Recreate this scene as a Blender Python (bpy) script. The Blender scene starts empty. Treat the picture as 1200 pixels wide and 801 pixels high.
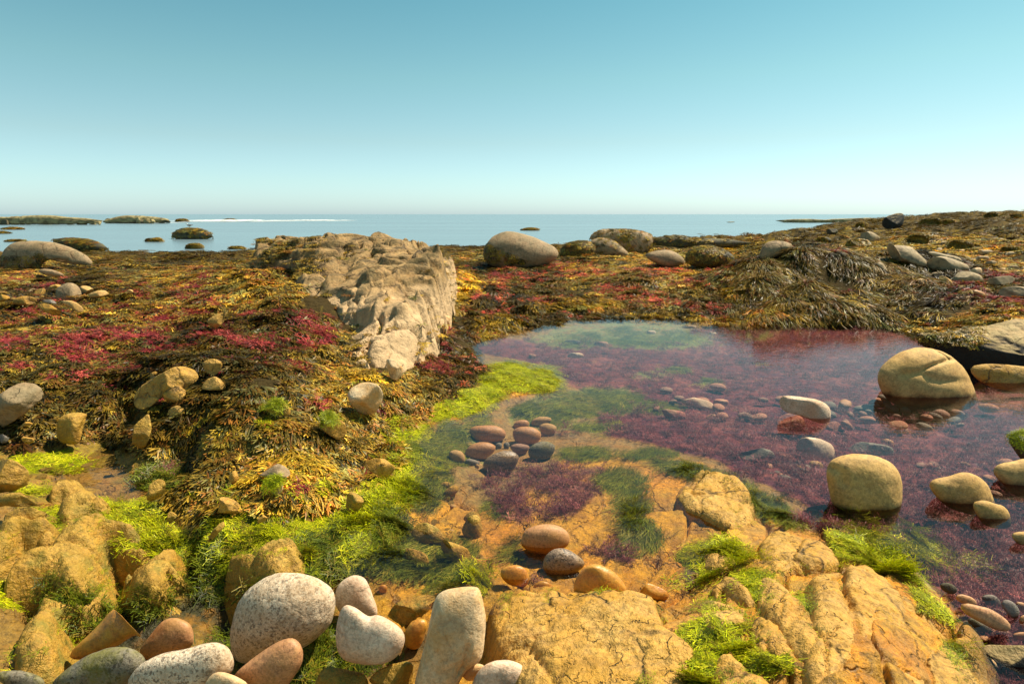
import bpy, math, random
import numpy as np
from mathutils import Vector
random.seed(7); rng = np.random.default_rng(7)
S = bpy.context.scene
COL = S.collection

# ------------------------------------------------------------------ camera
FPX, IW, IH, PITCH, CZ = 700.0, 1200.0, 801.0, math.atan(149.5/700.0), 1.5
cam = bpy.data.cameras.new('camera'); cam.sensor_width = 36; cam.lens = 36*FPX/IW
cam.clip_start = .05; cam.clip_end = 30000
co = bpy.data.objects.new('camera', cam); COL.objects.link(co)
co.location = (0, 0, CZ); co.rotation_euler = (math.pi/2-PITCH, 0, 0)
S.camera = co
CAM = np.array([0, 0, CZ]); FW = np.array([0, math.cos(PITCH), -math.sin(PITCH)])
RT = np.array([1., 0, 0]); UP = np.array([0, math.sin(PITCH), math.cos(PITCH)])

# ------------------------------------------------------------------ sky, sun, exposure
SUN_EL, SUN_AZ = math.radians(57), math.radians(66)     # azimuth from +Y towards +X
w = bpy.data.worlds.new('World'); S.world = w; w.use_nodes = True
nt = w.node_tree; nt.nodes.clear()
sky = nt.nodes.new('ShaderNodeTexSky'); sky.sky_type = 'NISHITA'; sky.sun_disc = False
sky.sun_elevation = SUN_EL; sky.sun_rotation = SUN_AZ
sky.air_density = 1.0; sky.dust_density = .6; sky.ozone_density = 2.0
tint = nt.nodes.new('ShaderNodeMix'); tint.data_type = 'RGBA'; tint.blend_type = 'MULTIPLY'
tint.inputs[0].default_value = 1; 
wtc = nt.nodes.new('ShaderNodeTexCoord'); wsx = nt.nodes.new('ShaderNodeSeparateXYZ'); wrp = nt.nodes.new('ShaderNodeValToRGB')
nt.links.new(wtc.outputs['Generated'], wsx.inputs[0]); nt.links.new(wsx.outputs[2], wrp.inputs[0]); nt.links.new(wrp.outputs[0], tint.inputs[7])
cr_ = wrp.color_ramp; st_ = [(0, (.80, 1.06, 1.36)), (.05, (.80, 1.0, 1.06)), (.11, (.79, .92, .81)), (.20, (.71, .95, .73)), (.31, (.54, .90, .69)), (1, (.50, .80, .64))]
while len(cr_.elements) < len(st_): cr_.elements.new(.5)
for e_, (p_, c_) in zip(cr_.elements, st_): e_.position = p_; e_.color = (*c_, 1)
bg = nt.nodes.new('ShaderNodeBackground'); bg.inputs[1].default_value = .10
wo = nt.nodes.new('ShaderNodeOutputWorld')
nt.links.new(sky.outputs[0], tint.inputs[6]); nt.links.new(tint.outputs[2], bg.inputs[0]); nt.links.new(bg.outputs[0], wo.inputs[0])
sl = bpy.data.lights.new('sun', 'SUN'); sl.energy = 5.0; sl.angle = math.radians(.5); sl.color = (1, .89, .70)
so = bpy.data.objects.new('sun', sl); COL.objects.link(so)
sd = Vector((math.sin(SUN_AZ)*math.cos(SUN_EL), math.cos(SUN_AZ)*math.cos(SUN_EL), math.sin(SUN_EL)))
so.rotation_euler = sd.to_track_quat('Z', 'Y').to_euler(); so.location = (0, 0, 20)
S.view_settings.view_transform = 'Standard'; S.view_settings.look = 'None'
S.view_settings.exposure = 0.68; S.view_settings.gamma = 1.0
S.render.engine = 'CYCLES'
S.cycles.max_bounces = 6; S.cycles.transparent_max_bounces = 8; S.cycles.caustics_reflective = False

# ------------------------------------------------------------------ numpy helpers
def ray(u, v):
    return FW + RT*(u-IW/2)/FPX - UP*(v-IH/2)/FPX
def on(u, v, z):
    d = ray(u, v); t = (z-CZ)/min(d[2], -1e-4); return CAM + d*t
def project(P):
    q = P-CAM; dep = np.maximum(q@FW, .05)
    return IW/2+FPX*(q@RT)/dep, IH/2-FPX*(q@UP)/dep, dep
def _h(ix, iy, iz, k):
    n = (ix*374761393+iy*668265263+iz*2147483647+k*1274126177) & 0xffffffff
    n = ((n ^ (n >> 13))*1274126177) & 0xffffffff
    n = ((n ^ (n >> 16))*2246822519) & 0xffffffff
    return ((n ^ (n >> 15)) & 0xffff)/65535.0
def vnoise(P, k=0):
    P = np.asarray(P, float); I = np.floor(P).astype(np.int64); f = P-I
    f = f*f*f*(f*(f*6-15)+10); r = 0
    for a in (0, 1):
        for b in (0, 1):
            for c in (0, 1):
                wgt = (f[:, 0] if a else 1-f[:, 0])*(f[:, 1] if b else 1-f[:, 1])*(f[:, 2] if c else 1-f[:, 2])
                r = r+wgt*_h(I[:, 0]+a, I[:, 1]+b, I[:, 2]+c, k)
    return r*2-1
def fbm(P, octs=4, k=0, g=.5):
    P = np.asarray(P, float); r = 0; a = 1.0; s = 0
    for o in range(octs):
        r = r+a*vnoise(P*(2.03**o)+o*17.3, k+o); s += a; a *= g
    return r/s
def p3(x, y, z=0, s=1.0): return np.stack([x*s, y*s, np.zeros_like(x)+z], 1)
def sst(a, b, x):
    t = np.clip((x-a)/(b-a), 0, 1); return t*t*(3-2*t)
def worley(x, y, k=0):
    ix = np.floor(x).astype(np.int64); iy = np.floor(y).astype(np.int64)
    F1 = np.full(x.shape, 9.); F2 = np.full(x.shape, 9.); cid = np.zeros(x.shape); dx = np.zeros(x.shape); dy = np.zeros(x.shape)
    z0 = np.zeros_like(ix)
    for a in (-1, 0, 1):
        for b in (-1, 0, 1):
            cx = ix+a+.1+.8*_h(ix+a, iy+b, z0, k); cy = iy+b+.1+.8*_h(ix+a, iy+b, z0, k+1)
            ex, ey = x-cx, y-cy; d = np.hypot(ex, ey); idn = _h(ix+a, iy+b, z0, k+2)
            m = d < F1
            F2 = np.where(m, F1, np.minimum(F2, d)); F1 = np.where(m, d, F1)
            cid = np.where(m, idn, cid); dx = np.where(m, ex, dx); dy = np.where(m, ey, dy)
    return F1, F2, cid, dx, dy
def Z(x0, y0, s, pts): return [(x0+a/s, y0+b/s) for a, b in pts]

def mesh_obj(name, V, F, mat=None, smooth=True, parent=None, link=True, attrs=None):
    V = np.ascontiguousarray(V, dtype=np.float32); F = np.asarray(F, dtype=np.int32)
    me = bpy.data.meshes.new(name); k = F.shape[1]
    me.vertices.add(len(V)); me.vertices.foreach_set('co', V.ravel())
    me.loops.add(F.size); me.loops.foreach_set('vertex_index', F.ravel())
    me.polygons.add(len(F)); me.polygons.foreach_set('loop_start', np.arange(0, F.size, k, dtype=np.int32))
    try: me.polygons.foreach_set('loop_total', np.full(len(F), k, dtype=np.int32))
    except Exception: pass
    me.update(calc_edges=True); me.validate()
    me.polygons.foreach_set('use_smooth', np.full(len(me.polygons), smooth))
    if mat: me.materials.append(mat)
    for an, (ty, arr) in (attrs or {}).items():
        a = me.attributes.new(an, ty, 'POINT')
        a.data.foreach_set({'FLOAT': 'value', 'FLOAT_COLOR': 'color', 'FLOAT_VECTOR': 'vector', 'INT': 'value'}[ty],
                           np.ascontiguousarray(arr, dtype=np.int32 if ty == 'INT' else np.float32).ravel())
    o = bpy.data.objects.new(name, me)
    if link: COL.objects.link(o)
    if parent: o.parent = parent
    return o
def tag(o, label=None, cat=None, group=None, kind=None):
    if label: o['label'] = label
    if cat: o['category'] = cat
    if group: o['group'] = group
    if kind: o['kind'] = kind
    elif cat: o['kind'] = 'thing'
    return o

# ------------------------------------------------------------------ materials
class NT:
    def __init__(s, name):
        s.m = bpy.data.materials.new(name); s.m.use_nodes = True; s.t = s.m.node_tree; s.t.nodes.clear()
    def n(s, ty, **kw):
        nd = s.t.nodes.new('ShaderNode'+ty)
        for k, v in kw.items():
            if k.startswith('i_'):
                key = k[2:]; key = int(key) if key.isdigit() else key.replace('_', ' ')
                if isinstance(v, bpy.types.NodeSocket): s.t.links.new(v, nd.inputs[key])
                else: nd.inputs[key].default_value = v
            else: setattr(nd, k, v)
        return nd
    def mix(s, f, a, b, mode='MIX'):
        nd = s.n('Mix', data_type='RGBA', blend_type=mode)
        for i, v in ((0, f), (6, a), (7, b)):
            if isinstance(v, bpy.types.NodeSocket): s.t.links.new(v, nd.inputs[i])
            else: nd.inputs[i].default_value = v if i == 0 else (*v, 1)
        return nd.outputs[2]
    def math(s, op, a, b=0.0, c=0.0, clamp=False):
        nd = s.n('Math', operation=op, use_clamp=clamp)
        for i, v in enumerate((a, b, c)):
            if isinstance(v, bpy.types.NodeSocket): s.t.links.new(v, nd.inputs[i])
            else: nd.inputs[i].default_value = v
        return nd.outputs[0]
    def ramp(s, f, stops):
        nd = s.n('ValToRGB', i_0=f); cr = nd.color_ramp
        while len(cr.elements) < len(stops): cr.elements.new(.5)
        for e, (p, c) in zip(cr.elements, stops): e.position = p; e.color = (*c, 1) if len(c) == 3 else c
        return nd.outputs[0]
    def noise(s, co, sc, det=4, rough=.6, out=0):
        return s.n('TexNoise', i_Vector=co, i_Scale=sc, i_Detail=det, i_Roughness=rough).outputs[out]
    def out(s, bsdf): s.n('OutputMaterial', i_Surface=bsdf); return s.m

def g3(v): return (v, v, v)
_mc = {}
def rock_mat(key, base, second, speck=0.0, speck_dark=(.05, .045, .04), speck_sc=70, stain=None, stain_amt=0.0,
             rough=.75, wet=0.0, veins=.0, crack=0.0, green=0.0, sc=1.0, bump=.5, low=None, side=None, cw=1.0):
    if key in _mc: return _mc[key]
    t = NT(key); rnd = t.n('ObjectInfo').outputs['Random']
    tc = t.n('VectorMath', operation='ADD', i_0=t.n('TexCoord').outputs['Object'], i_1=t.n('CombineXYZ', i_0=t.math('MULTIPLY', rnd, 37.0), i_1=t.math('MULTIPLY', rnd, 71.0), i_2=t.math('MULTIPLY', rnd, 13.0)).outputs[0]).outputs[0]
    n1 = t.noise(tc, 3.2*sc, 5, .62); n2 = t.noise(tc, 11*sc, 5, .65); n3 = t.noise(tc, 46*sc, 4, .7)
    c = t.mix(t.ramp(n1, [(.36, g3(0)), (.64, g3(1))]), base, second)
    c = t.mix(t.ramp(n2, [(.34, g3(.7)), (.62, g3(0))]), c, (base[0]*.55, base[1]*.45, base[2]*.35), 'MIX')
    c = t.mix(.75, c, t.ramp(n3, [(.32, g3(.62)), (.5, g3(1.0)), (.68, g3(1.18))]), 'MULTIPLY')
    if speck > 0:
        v1 = t.n('TexVoronoi', i_Vector=tc, i_Scale=speck_sc*1.0, i_Randomness=1.0)
        v2 = t.n('TexVoronoi', i_Vector=tc, i_Scale=speck_sc*1.9, i_Randomness=1.0)
        sm = t.math('MULTIPLY', t.ramp(v1.outputs['Color'], [(.0, g3(0)), (.30, g3(0)), (.34, g3(1)), (1, g3(1))]), 1.0)
        c = t.mix(t.math('MULTIPLY', t.math('SUBTRACT', 1.0, sm), speck), c, speck_dark)
        c = t.mix(t.math('MULTIPLY', t.ramp(v2.outputs['Color'], [(.6, g3(0)), (.66, g3(1))]), speck*.55), c, (min(1, base[0]*1.35), min(1, base[1]*1.3), min(1, base[2]*1.3)))
        c = t.mix(t.math('MULTIPLY', t.ramp(v2.outputs['Color'], [(.0, g3(1)), (.16, g3(1)), (.2, g3(0))]), speck*.8), c, speck_dark)
    if stain is not None:
        ns = t.noise(tc, 5.5*sc, 6, .7)
        c = t.mix(t.math('MULTIPLY', t.ramp(ns, [(.44, g3(0)), (.62, g3(1))]), stain_amt), c, stain)
    if green > 0:
        ng = t.noise(tc, 9*sc, 6, .7)
        up = t.n('SeparateXYZ', i_0=t.n('NewGeometry').outputs['Position']).outputs[2]
        lowg = t.ramp(t.math('ADD', t.math('MULTIPLY', up, 2.2), .25), [(.15, g3(1)), (.75, g3(.25))])
        gm = t.math('MULTIPLY', t.math('MULTIPLY', t.ramp(ng, [(.5, g3(0)), (.62, g3(1))]), lowg), green)
        c = t.mix(gm, c, (.10, .13, .015))
    if crack > 0:
        vv = t.n('TexVoronoi', feature='DISTANCE_TO_EDGE', i_Vector=t.mix(.16, tc, t.noise(tc, 4*sc, 4, .6, 1)), i_Scale=2.6*sc)
        cm = t.math('MULTIPLY', t.ramp(vv.outputs[0], [(.0, g3(1)), (.02*cw, g3(.3)), (.045*cw, g3(0))]), crack)
        cm = t.math('MULTIPLY', cm, t.ramp(n1, [(.42, g3(0)), (.58, g3(1))]))
        v2_ = t.n('TexVoronoi', feature='DISTANCE_TO_EDGE', i_Vector=t.mix(.2, tc, t.noise(tc, 7*sc, 4, .6, 1)), i_Scale=6.5*sc)
        cm2 = t.math('MULTIPLY', t.math('MULTIPLY', t.ramp(v2_.outputs[0], [(.0, g3(1)), (.03*cw, g3(0))]), crack*.8), t.ramp(n2, [(.48, g3(0)), (.6, g3(1))]))
        cm = t.math('MAXIMUM', cm, cm2); c = t.mix(cm, c, (.07, .04, .015))
    if veins > 0:
        mp = t.n('Mapping', i_Vector=tc, i_Rotation=(.4, .7, .5), i_Scale=(1.5, 9, 2))
        nv = t.noise(mp.outputs[0], 3*sc, 6, .65)
        c = t.mix(t.math('MULTIPLY', t.ramp(nv, [(.5, g3(0)), (.62, g3(1))]), veins), c, tuple(x*.35 for x in second))
    if side is not None:  # shade and dark weed put into the colour of steep faces
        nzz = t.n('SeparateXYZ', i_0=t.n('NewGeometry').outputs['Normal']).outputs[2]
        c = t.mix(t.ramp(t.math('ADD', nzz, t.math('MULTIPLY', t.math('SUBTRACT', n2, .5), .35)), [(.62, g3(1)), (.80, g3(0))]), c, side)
    if low is not None:
        pz0 = t.n('SeparateXYZ', i_0=t.n('NewGeometry').outputs['Position']).outputs[2]
        c = t.mix(t.math('MULTIPLY', t.ramp(t.math('ADD', pz0, t.math('MULTIPLY', t.math('SUBTRACT', n1, .5), .5)), [(.52, g3(1)), (.78, g3(0))]), .8), c, t.mix(t.ramp(n2, [(.4, g3(0)), (.6, g3(1))]), low, tuple(x*.72 for x in low)))
    pzz = t.n('SeparateXYZ', i_0=t.n('NewGeometry').outputs['Position']).outputs[2]
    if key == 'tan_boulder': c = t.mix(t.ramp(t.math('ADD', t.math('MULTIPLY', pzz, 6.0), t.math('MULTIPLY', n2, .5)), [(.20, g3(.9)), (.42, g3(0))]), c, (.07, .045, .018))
    pz = t.n('SeparateXYZ', i_0=t.n('NewGeometry').outputs['Position']).outputs[2]
    wl = t.math('ADD', pz, t.math('MULTIPLY', t.math('SUBTRACT', n2, .5), .03))
    hb = t.math('ADD', t.math('MULTIPLY', n3, .55), t.math('MULTIPLY', n2, 1.3))
    if crack > 0: hb = t.math('SUBTRACT', hb, t.math('MULTIPLY', cm, .7))
    bp = t.n('Bump', i_Strength=min(1, bump), i_Distance=.012*max(1, bump*1.6), i_Height=hb)
    rr = t.math('ADD', t.math('MULTIPLY', n3, .25), rough-.12-wet)
    b = t.n('BsdfPrincipled', i_Base_Color=c, i_Roughness=rr, i_Normal=bp.outputs[0])
    b.inputs['Specular IOR Level'].default_value = .35+wet*.6
    _mc[key] = t.out(b.outputs[0]); return _mc[key]

M_GRAN = rock_mat('pale_granite', (.82, .66, .48), (.70, .54, .38), speck=.8, speck_dark=(.15, .11, .08), speck_sc=110, stain=(.46, .28, .13), stain_amt=.6, sc=1.6, veins=.25, crack=.25)
M_GREY = rock_mat('grey_granite', (.22, .20, .15), (.30, .26, .19), speck=.8, speck_dark=(.045, .04, .03), speck_sc=90, stain=(.17, .15, .02), stain_amt=.8, sc=1.6)
M_WHITE = rock_mat('cream_stone', (.88, .72, .54), (.80, .56, .38), speck=.35, speck_dark=(.30, .22, .16), speck_sc=120, stain=(.56, .27, .12), stain_amt=.6, sc=1.7, bump=.4, veins=.2, crack=.35)
M_CREAM = rock_mat('buff_stone', (.88, .68, .42), (.80, .54, .28), speck=.25, speck_dark=(.25, .17, .10), speck_sc=110, stain=(.56, .24, .03), stain_amt=.65, sc=1.5, bump=.5, veins=.3, crack=.4)
M_PINK = rock_mat('pink_stone', (.62, .33, .16), (.56, .25, .10), speck=.35, speck_dark=(.16, .08, .04), speck_sc=120, stain=(.36, .18, .03), stain_amt=.5, wet=.2, sc=1.6, bump=.3)
M_ORNG = rock_mat('orange_stone', (.62, .24, .04), (.58, .28, .04), speck=.35, speck_dark=(.18, .08, .02), speck_sc=120, stain=(.50, .27, .03), stain_amt=.6, wet=.35, sc=1.6, bump=.3)
M_DGRAN = rock_mat('wet_granite', (.30, .21, .14), (.22, .16, .11), speck=.9, speck_dark=(.04, .03, .025), speck_sc=110, stain=(.30, .16, .03), stain_amt=.5, wet=.35, sc=1.8)
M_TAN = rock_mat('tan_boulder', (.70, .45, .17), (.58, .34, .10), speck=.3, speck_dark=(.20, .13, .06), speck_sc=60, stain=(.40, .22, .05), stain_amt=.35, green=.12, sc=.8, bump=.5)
M_TAN2 = rock_mat('weathered_boulder', (.46, .32, .18), (.36, .25, .13), speck=.3, speck_dark=(.10, .07, .04), speck_sc=30, stain=(.10, .09, .04), stain_amt=.5, crack=.7, sc=.7, bump=.8)
M_GOLD = rock_mat('golden_rock', (.62, .38, .07), (.50, .24, .012), speck=.35, speck_dark=(.20, .12, .03), speck_sc=95, stain=(.34, .20, .02), stain_amt=.7, green=.7, veins=.35, sc=1.3, bump=1.0, wet=.12)
M_BED = rock_mat('bedrock_stone', (.66, .41, .11), (.56, .27, .02), speck=.35, speck_dark=(.20, .13, .05), speck_sc=70, stain=(.52, .26, .03), stain_amt=.8, crack=.9, veins=.4, green=.2, wet=.06, sc=1.1, bump=1.0)
M_OUT = rock_mat('outcrop_stone', (.54, .34, .13), (.34, .21, .08), speck=.25, speck_dark=(.10, .07, .04), speck_sc=34, stain=(.15, .10, .035), stain_amt=1.0, crack=1.0, veins=.45, sc=.9, bump=1.0, low=(.70, .47, .25), cw=2.2)
M_DARK = rock_mat('dark_rock', (.10, .085, .055), (.07, .055, .04), stain=(.12, .10, .02), stain_amt=.7, sc=1.0, bump=.8)
M_SHADE_SIDE = rock_mat('shade_sided_rock', (.60, .42, .20), (.46, .33, .15), stain=(.20, .15, .04), stain_amt=.6, crack=.6, bump=.9, side=(.018, .015, .010))  # tan on top, sides coloured near-black for shade and wet weed
M_RED = rock_mat('algae_red_stone', (.50, .20, .14), (.42, .11, .09), speck=.3, speck_dark=(.25, .10, .07), speck_sc=90, stain=(.55, .38, .22), stain_amt=.7, sc=1.5)
M_UNDER = rock_mat('submerged_stone', (.42, .26, .18), (.34, .20, .15), speck=.3, speck_dark=(.2, .12, .1), speck_sc=90, stain=(.24, .10, .10), stain_amt=.6, sc=1.5)
M_UTAN = rock_mat('submerged_tan_stone', (.58, .38, .16), (.50, .29, .10), speck=.3, speck_dark=(.2, .12, .06), speck_sc=90, stain=(.36, .18, .06), stain_amt=.5, sc=1.5)
M_UGREY = rock_mat('submerged_grey_stone', (.26, .24, .20), (.20, .18, .15), speck=.4, speck_dark=(.1, .09, .07), speck_sc=90, stain=(.2, .12, .1), stain_amt=.5, sc=1.5)
M_REEF = rock_mat('reef_rock', (.50, .42, .20), (.30, .23, .10), stain=(.10, .07, .03), stain_amt=.9, sc=.25, bump=.5)
M_FARROCK = rock_mat('far_slab', (.50, .38, .22), (.42, .30, .17), speck=.3, speck_sc=14, stain=(.16, .12, .06), stain_amt=.4, crack=.5, sc=.35, bump=.6)

# ------------------------------------------------------------------ terrain
ZS = -.45
CTRL = """700 400 -.12;800 400 -.2;900 400 -.25;1000 410 -.3;620 420 -.12;620 400 -.08;750 450 -.2;850 450 -.28;950 450 -.3;1050 480 -.32;
1150 500 -.35;700 480 -.22;600 500 -.2;560 520 -.18;640 540 -.2;700 520 -.15;800 500 -.2;880 520 -.2;960 520 -.25;1100 560 -.3;1200 560 -.3;
1000 600 -.16;1100 640 -.16;1180 690 -.25;760 545 -.05;840 585 -.01;600 600 -.09;660 660 -.08;760 600 -.05;760 670 -.08;560 640 -.08;500 610 -.1;
500 660 -.1;540 700 -.06;800 560 -.03;880 590 0;700 570 -.1;
585 436 .07;605 445 .06;630 446 .03;645 450 .02;560 462 .05;548 472 .04;530 485 .03;545 402 0;600 386 0;680 373 0;760 371 0;860 379 0;920 363 0;980 366 0;1080 388 0;560 450 .02;505 490 0;478 540 0;470 590 0;450 650 -.02;
830 650 .03;800 700 0;900 615 0;960 622 .02;1040 640 .01;1100 672 0;1135 735 0;1165 800 -.05;
900 650 .08;960 665 .12;850 700 .12;900 750 .2;1000 710 .24;1050 770 .26;1085 740 .14;1000 800 .33;850 800 .22;700 740 .06;650 705 .0;600 760 .02;750 790 .12;
330 760 -.2;430 790 -.2;200 800 -.16;100 765 -.2;235 712 -.26;150 722 -.26;190 735 -.26;60 745 -.2;275 740 -.25;90 700 .0;180 684 -.0;250 675 -.02;20 720 .0;500 760 -.15;560 790 -.15;
60 640 .08;150 630 .05;300 660 .0;250 640 .03;20 600 .1;60 690 .0;380 640 .0;200 665 -.02;400 600 .02;340 610 .04;0 700 0;380 680 -.04;300 690 -.06;
100 545 .0;180 540 -.05;220 555 -.03;160 570 -.04;60 530 .03;130 525 -.02;180 590 .03;
0 520 .08;20 480 .25;100 480 .18;150 505 .02;130 470 .24;200 480 .3;250 540 .12;300 560 .1;350 500 .25;400 530 .1;450 490 .08;500 450 .08;520 410 .1;300 480 .35;
200 440 .4;100 430 .35;0 430 .35;300 430 .45;380 450 .3;440 430 .25;540 385 .08;200 500 .16;170 480 .3;
0 380 .35;100 380 .4;200 380 .45;300 380 .55;330 340 .7;300 320 .74;250 330 .5;200 340 .3;100 340 .2;0 340 .2;150 310 -.05;60 320 .0;250 300 -.25;270 315 .3;
540 300 .1;560 330 .2;545 360 .1;600 310 .25;650 300 .3;600 350 .12;650 350 .15;700 320 .3;750 330 .3;800 320 .35;700 362 .03;800 355 .1;850 340 .25;870 360 .1;
880 315 .4;820 300 .2;760 292 .0;700 292 .1;540 293 -.3;800 288 -.2;850 283 -.3;900 282 .0;950 275 .0;1000 275 .2;1100 270 .6;1180 265 .85;1000 285 .35;1100 285 .6;1200 285 .7;
1050 300 .5;1150 300 .55;1200 330 .45;1100 330 .4;1060 330 .45;900 300 .72;945 294 .88;1000 302 .75;1040 315 .55;900 325 .5;950 325 .55;1000 335 .45;
955 358 .04;1020 362 .1;1100 365 .22;1180 372 .3;1200 400 .2;1130 430 -.1;1200 440 -.15;1200 480 -.25"""
cp = []
for q in CTRL.replace('\n', '').split(';'):
    u_, v_, z_ = map(float, q.split())
    if z_ <= -.1 and 390 < v_ < 720 and u_ > 480: z_ = z_*.55-.02
    cp.append(on(u_, v_, z_))
for u_, v_ in ((860, 281), (930, 273), (959, 270), (1001, 261), (150, 297), (0, 300), (270, 296), (540, 290), (700, 283)):
    cp.append(on(u_, v_, ZS))
for s_, y_, z_ in ((-1.6, 60, -3), (-1, 60, -3), (-.5, 60, -3), (0, 60, -3), (.2, 70, -3), (-1.6, 40, -.7), (-1, 42, -1), (-.5, 42, -1), (0, 40, -1),
                   (.3, 110, -3), (.5, 230, -3), (.85, 260, -4), (1.6, 260, -3), (-1.6, 260, -5), (-.6, 260, -5), (0, 260, -5), (.3, 260, -5),
                   (.62, 100, .7), (.7, 80, 1.25), (.78, 80, 1.45), (.86, 80, 1.6), (1.1, 80, 1.8), (1.6, 80, 2), (1.1, 30, .9), (1.6, 30, 1), (1.6, 10, .5), (1.4, 4, .1),
                   (-1.6, 10, .4), (-1.5, 4, .3), (-1.6, 1.5, .1), (-1, 1, -.1), (0, 1, -.1), (1, 1, .1), (1.6, 2, -.1), (-1, .5, -.1), (0, .5, -.1), (1, .5, 0), (-1.5, 25, .1),
                   (.85, 140, .9), (1.6, 140, 1), (-.27, 11, .85), (-.2, 11.5, .8), (-.1, 11.5, .5), (-.3, 15, .2), (-.15, 16, 0), (.42, 12.5, .5), (.5, 13, .5), (.35, 15, .3), (.5, 17, .35)):
    cp.append(np.array([s_*y_, y_, z_]))
cp = np.array(cp)
def st(x, y): return np.stack([1.3*x/y, np.log(y)], -1)
_C = st(cp[:, 0], cp[:, 1]); _n = len(_C)
_D = np.sqrt(((_C[:, None]-_C[None])**2).sum(-1)+4e-4)
_A = np.zeros((_n+1, _n+1)); _A[:_n, :_n] = _D-np.eye(_n)*.012; _A[:_n, _n] = 1; _A[_n, :_n] = 1
_W = np.linalg.solve(_A, np.append(cp[:, 2], 0))
def smoothz(x, y):
    q = st(x, np.maximum(y, .3)); r = np.full(len(q), _W[-1])
    for i in range(0, len(q), 60000):
        d = np.sqrt(((q[i:i+60000, None]-_C[None])**2).sum(-1)+4e-4); r[i:i+60000] += d@_W[:-1]
    return r
# ---- zone pictures: soft weights per zone, laid out on the ground as it lies before the first camera
GW, GH = 300, 200
def raster(poly):
    X, Y = np.meshgrid((np.arange(GW)+.5)*4, (np.arange(GH)+.5)*4); ins = np.zeros(X.shape, bool)
    n = len(poly)
    for i in range(n):
        (x0, y0), (x1, y1) = poly[i], poly[(i+1) % n]
        if y0 == y1: continue
        c = ((y0 > Y) != (y1 > Y)) & (X < (x1-x0)*(Y-y0)/(y1-y0)+x0); ins ^= c
    return ins.astype(float)
def blur(a, r):
    for _ in range(2):
        for ax in (0, 1):
            b = np.zeros_like(a)
            for k in range(-r, r+1):
                b += np.take(a, np.clip(np.arange(a.shape[ax])+k, 0, a.shape[ax]-1), axis=ax)
            a = b/(2*r+1)
    return a
def blobs(lst):
    X, Y = np.meshgrid((np.arange(GW)+.5)*4, (np.arange(GH)+.5)*4); a = np.zeros(X.shape)
    for b in lst:
        u, v, ru, rv = b[:4]; s = b[4] if len(b) > 4 else 1
        an = math.radians(b[5]) if len(b) > 5 else 0
        dx, dy = X-u, Y-v; ex = dx*math.cos(an)+dy*math.sin(an); ey = -dx*math.sin(an)+dy*math.cos(an)
        a = np.maximum(a, s*np.exp(-1.0*((ex/ru)**2+(ey/rv)**2)**1.5))
    return a
def samp(a, u, v):
    x = np.clip(u/4-.5, 0, GW-1.01); y = np.clip(v/4-.5, 0, GH-1.01); i = x.astype(int); j = y.astype(int); fx = x-i; fy = y-j
    return (a[j, i]*(1-fx)+a[j, i+1]*fx)*(1-fy)+(a[j+1, i]*(1-fx)+a[j+1, i+1]*fx)*fy
Z_WEED = blur(raster([(-50, 200), (1250, 200), (1250, 380), (1095, 398), (1000, 378), (920, 372), (860, 386), (760, 376), (680, 376), (600, 384), (548, 402), (560, 432),
    (530, 455), (500, 478), (470, 500), (470, 530), (440, 560), (395, 590), (340, 590), (300, 600), (230, 610), (200, 580), (225, 550), (180, 520), (110, 505), (60, 515), (-50, 515)]), 1)
Z_POOL = blur(raster([(545, 400), (600, 393), (680, 402), (800, 388), (900, 366), (980, 366), (1080, 388), (1250, 400), (1250, 801), (1180, 801), (1140, 735), (1090, 680), (1000, 612), (900, 572),
    (830, 540), (760, 522), (705, 505), (690, 455), (640, 428), (560, 418)]), 2)
Z_WATER = blur(raster([(545, 400), (600, 386), (680, 373), (860, 379), (980, 366), (1080, 388), (1250, 400), (1250, 801), (1170, 801), (1135, 735), (1080, 680), (1000, 620), (900, 600), (830, 545), (760, 530), (690, 530),
    (660, 540), (560, 600), (500, 560), (500, 500), (545, 492), (580, 470), (655, 460), (655, 430), (600, 425), (555, 432)]), 1)
Z_PGR = blobs([(700, 395, 75, 13), (790, 400, 60, 11), (745, 380, 80, 8, .8), (690, 470, 70, 18, .9), (760, 440, 30, 6, .7), (835, 448, 20, 6, .6), (640, 490, 50, 18, .7), (760, 480, 40, 8, .6), (540, 520, 40, 30, .8), (510, 560, 20, 40, .8), (885, 392, 40, 8, .5)])
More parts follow.
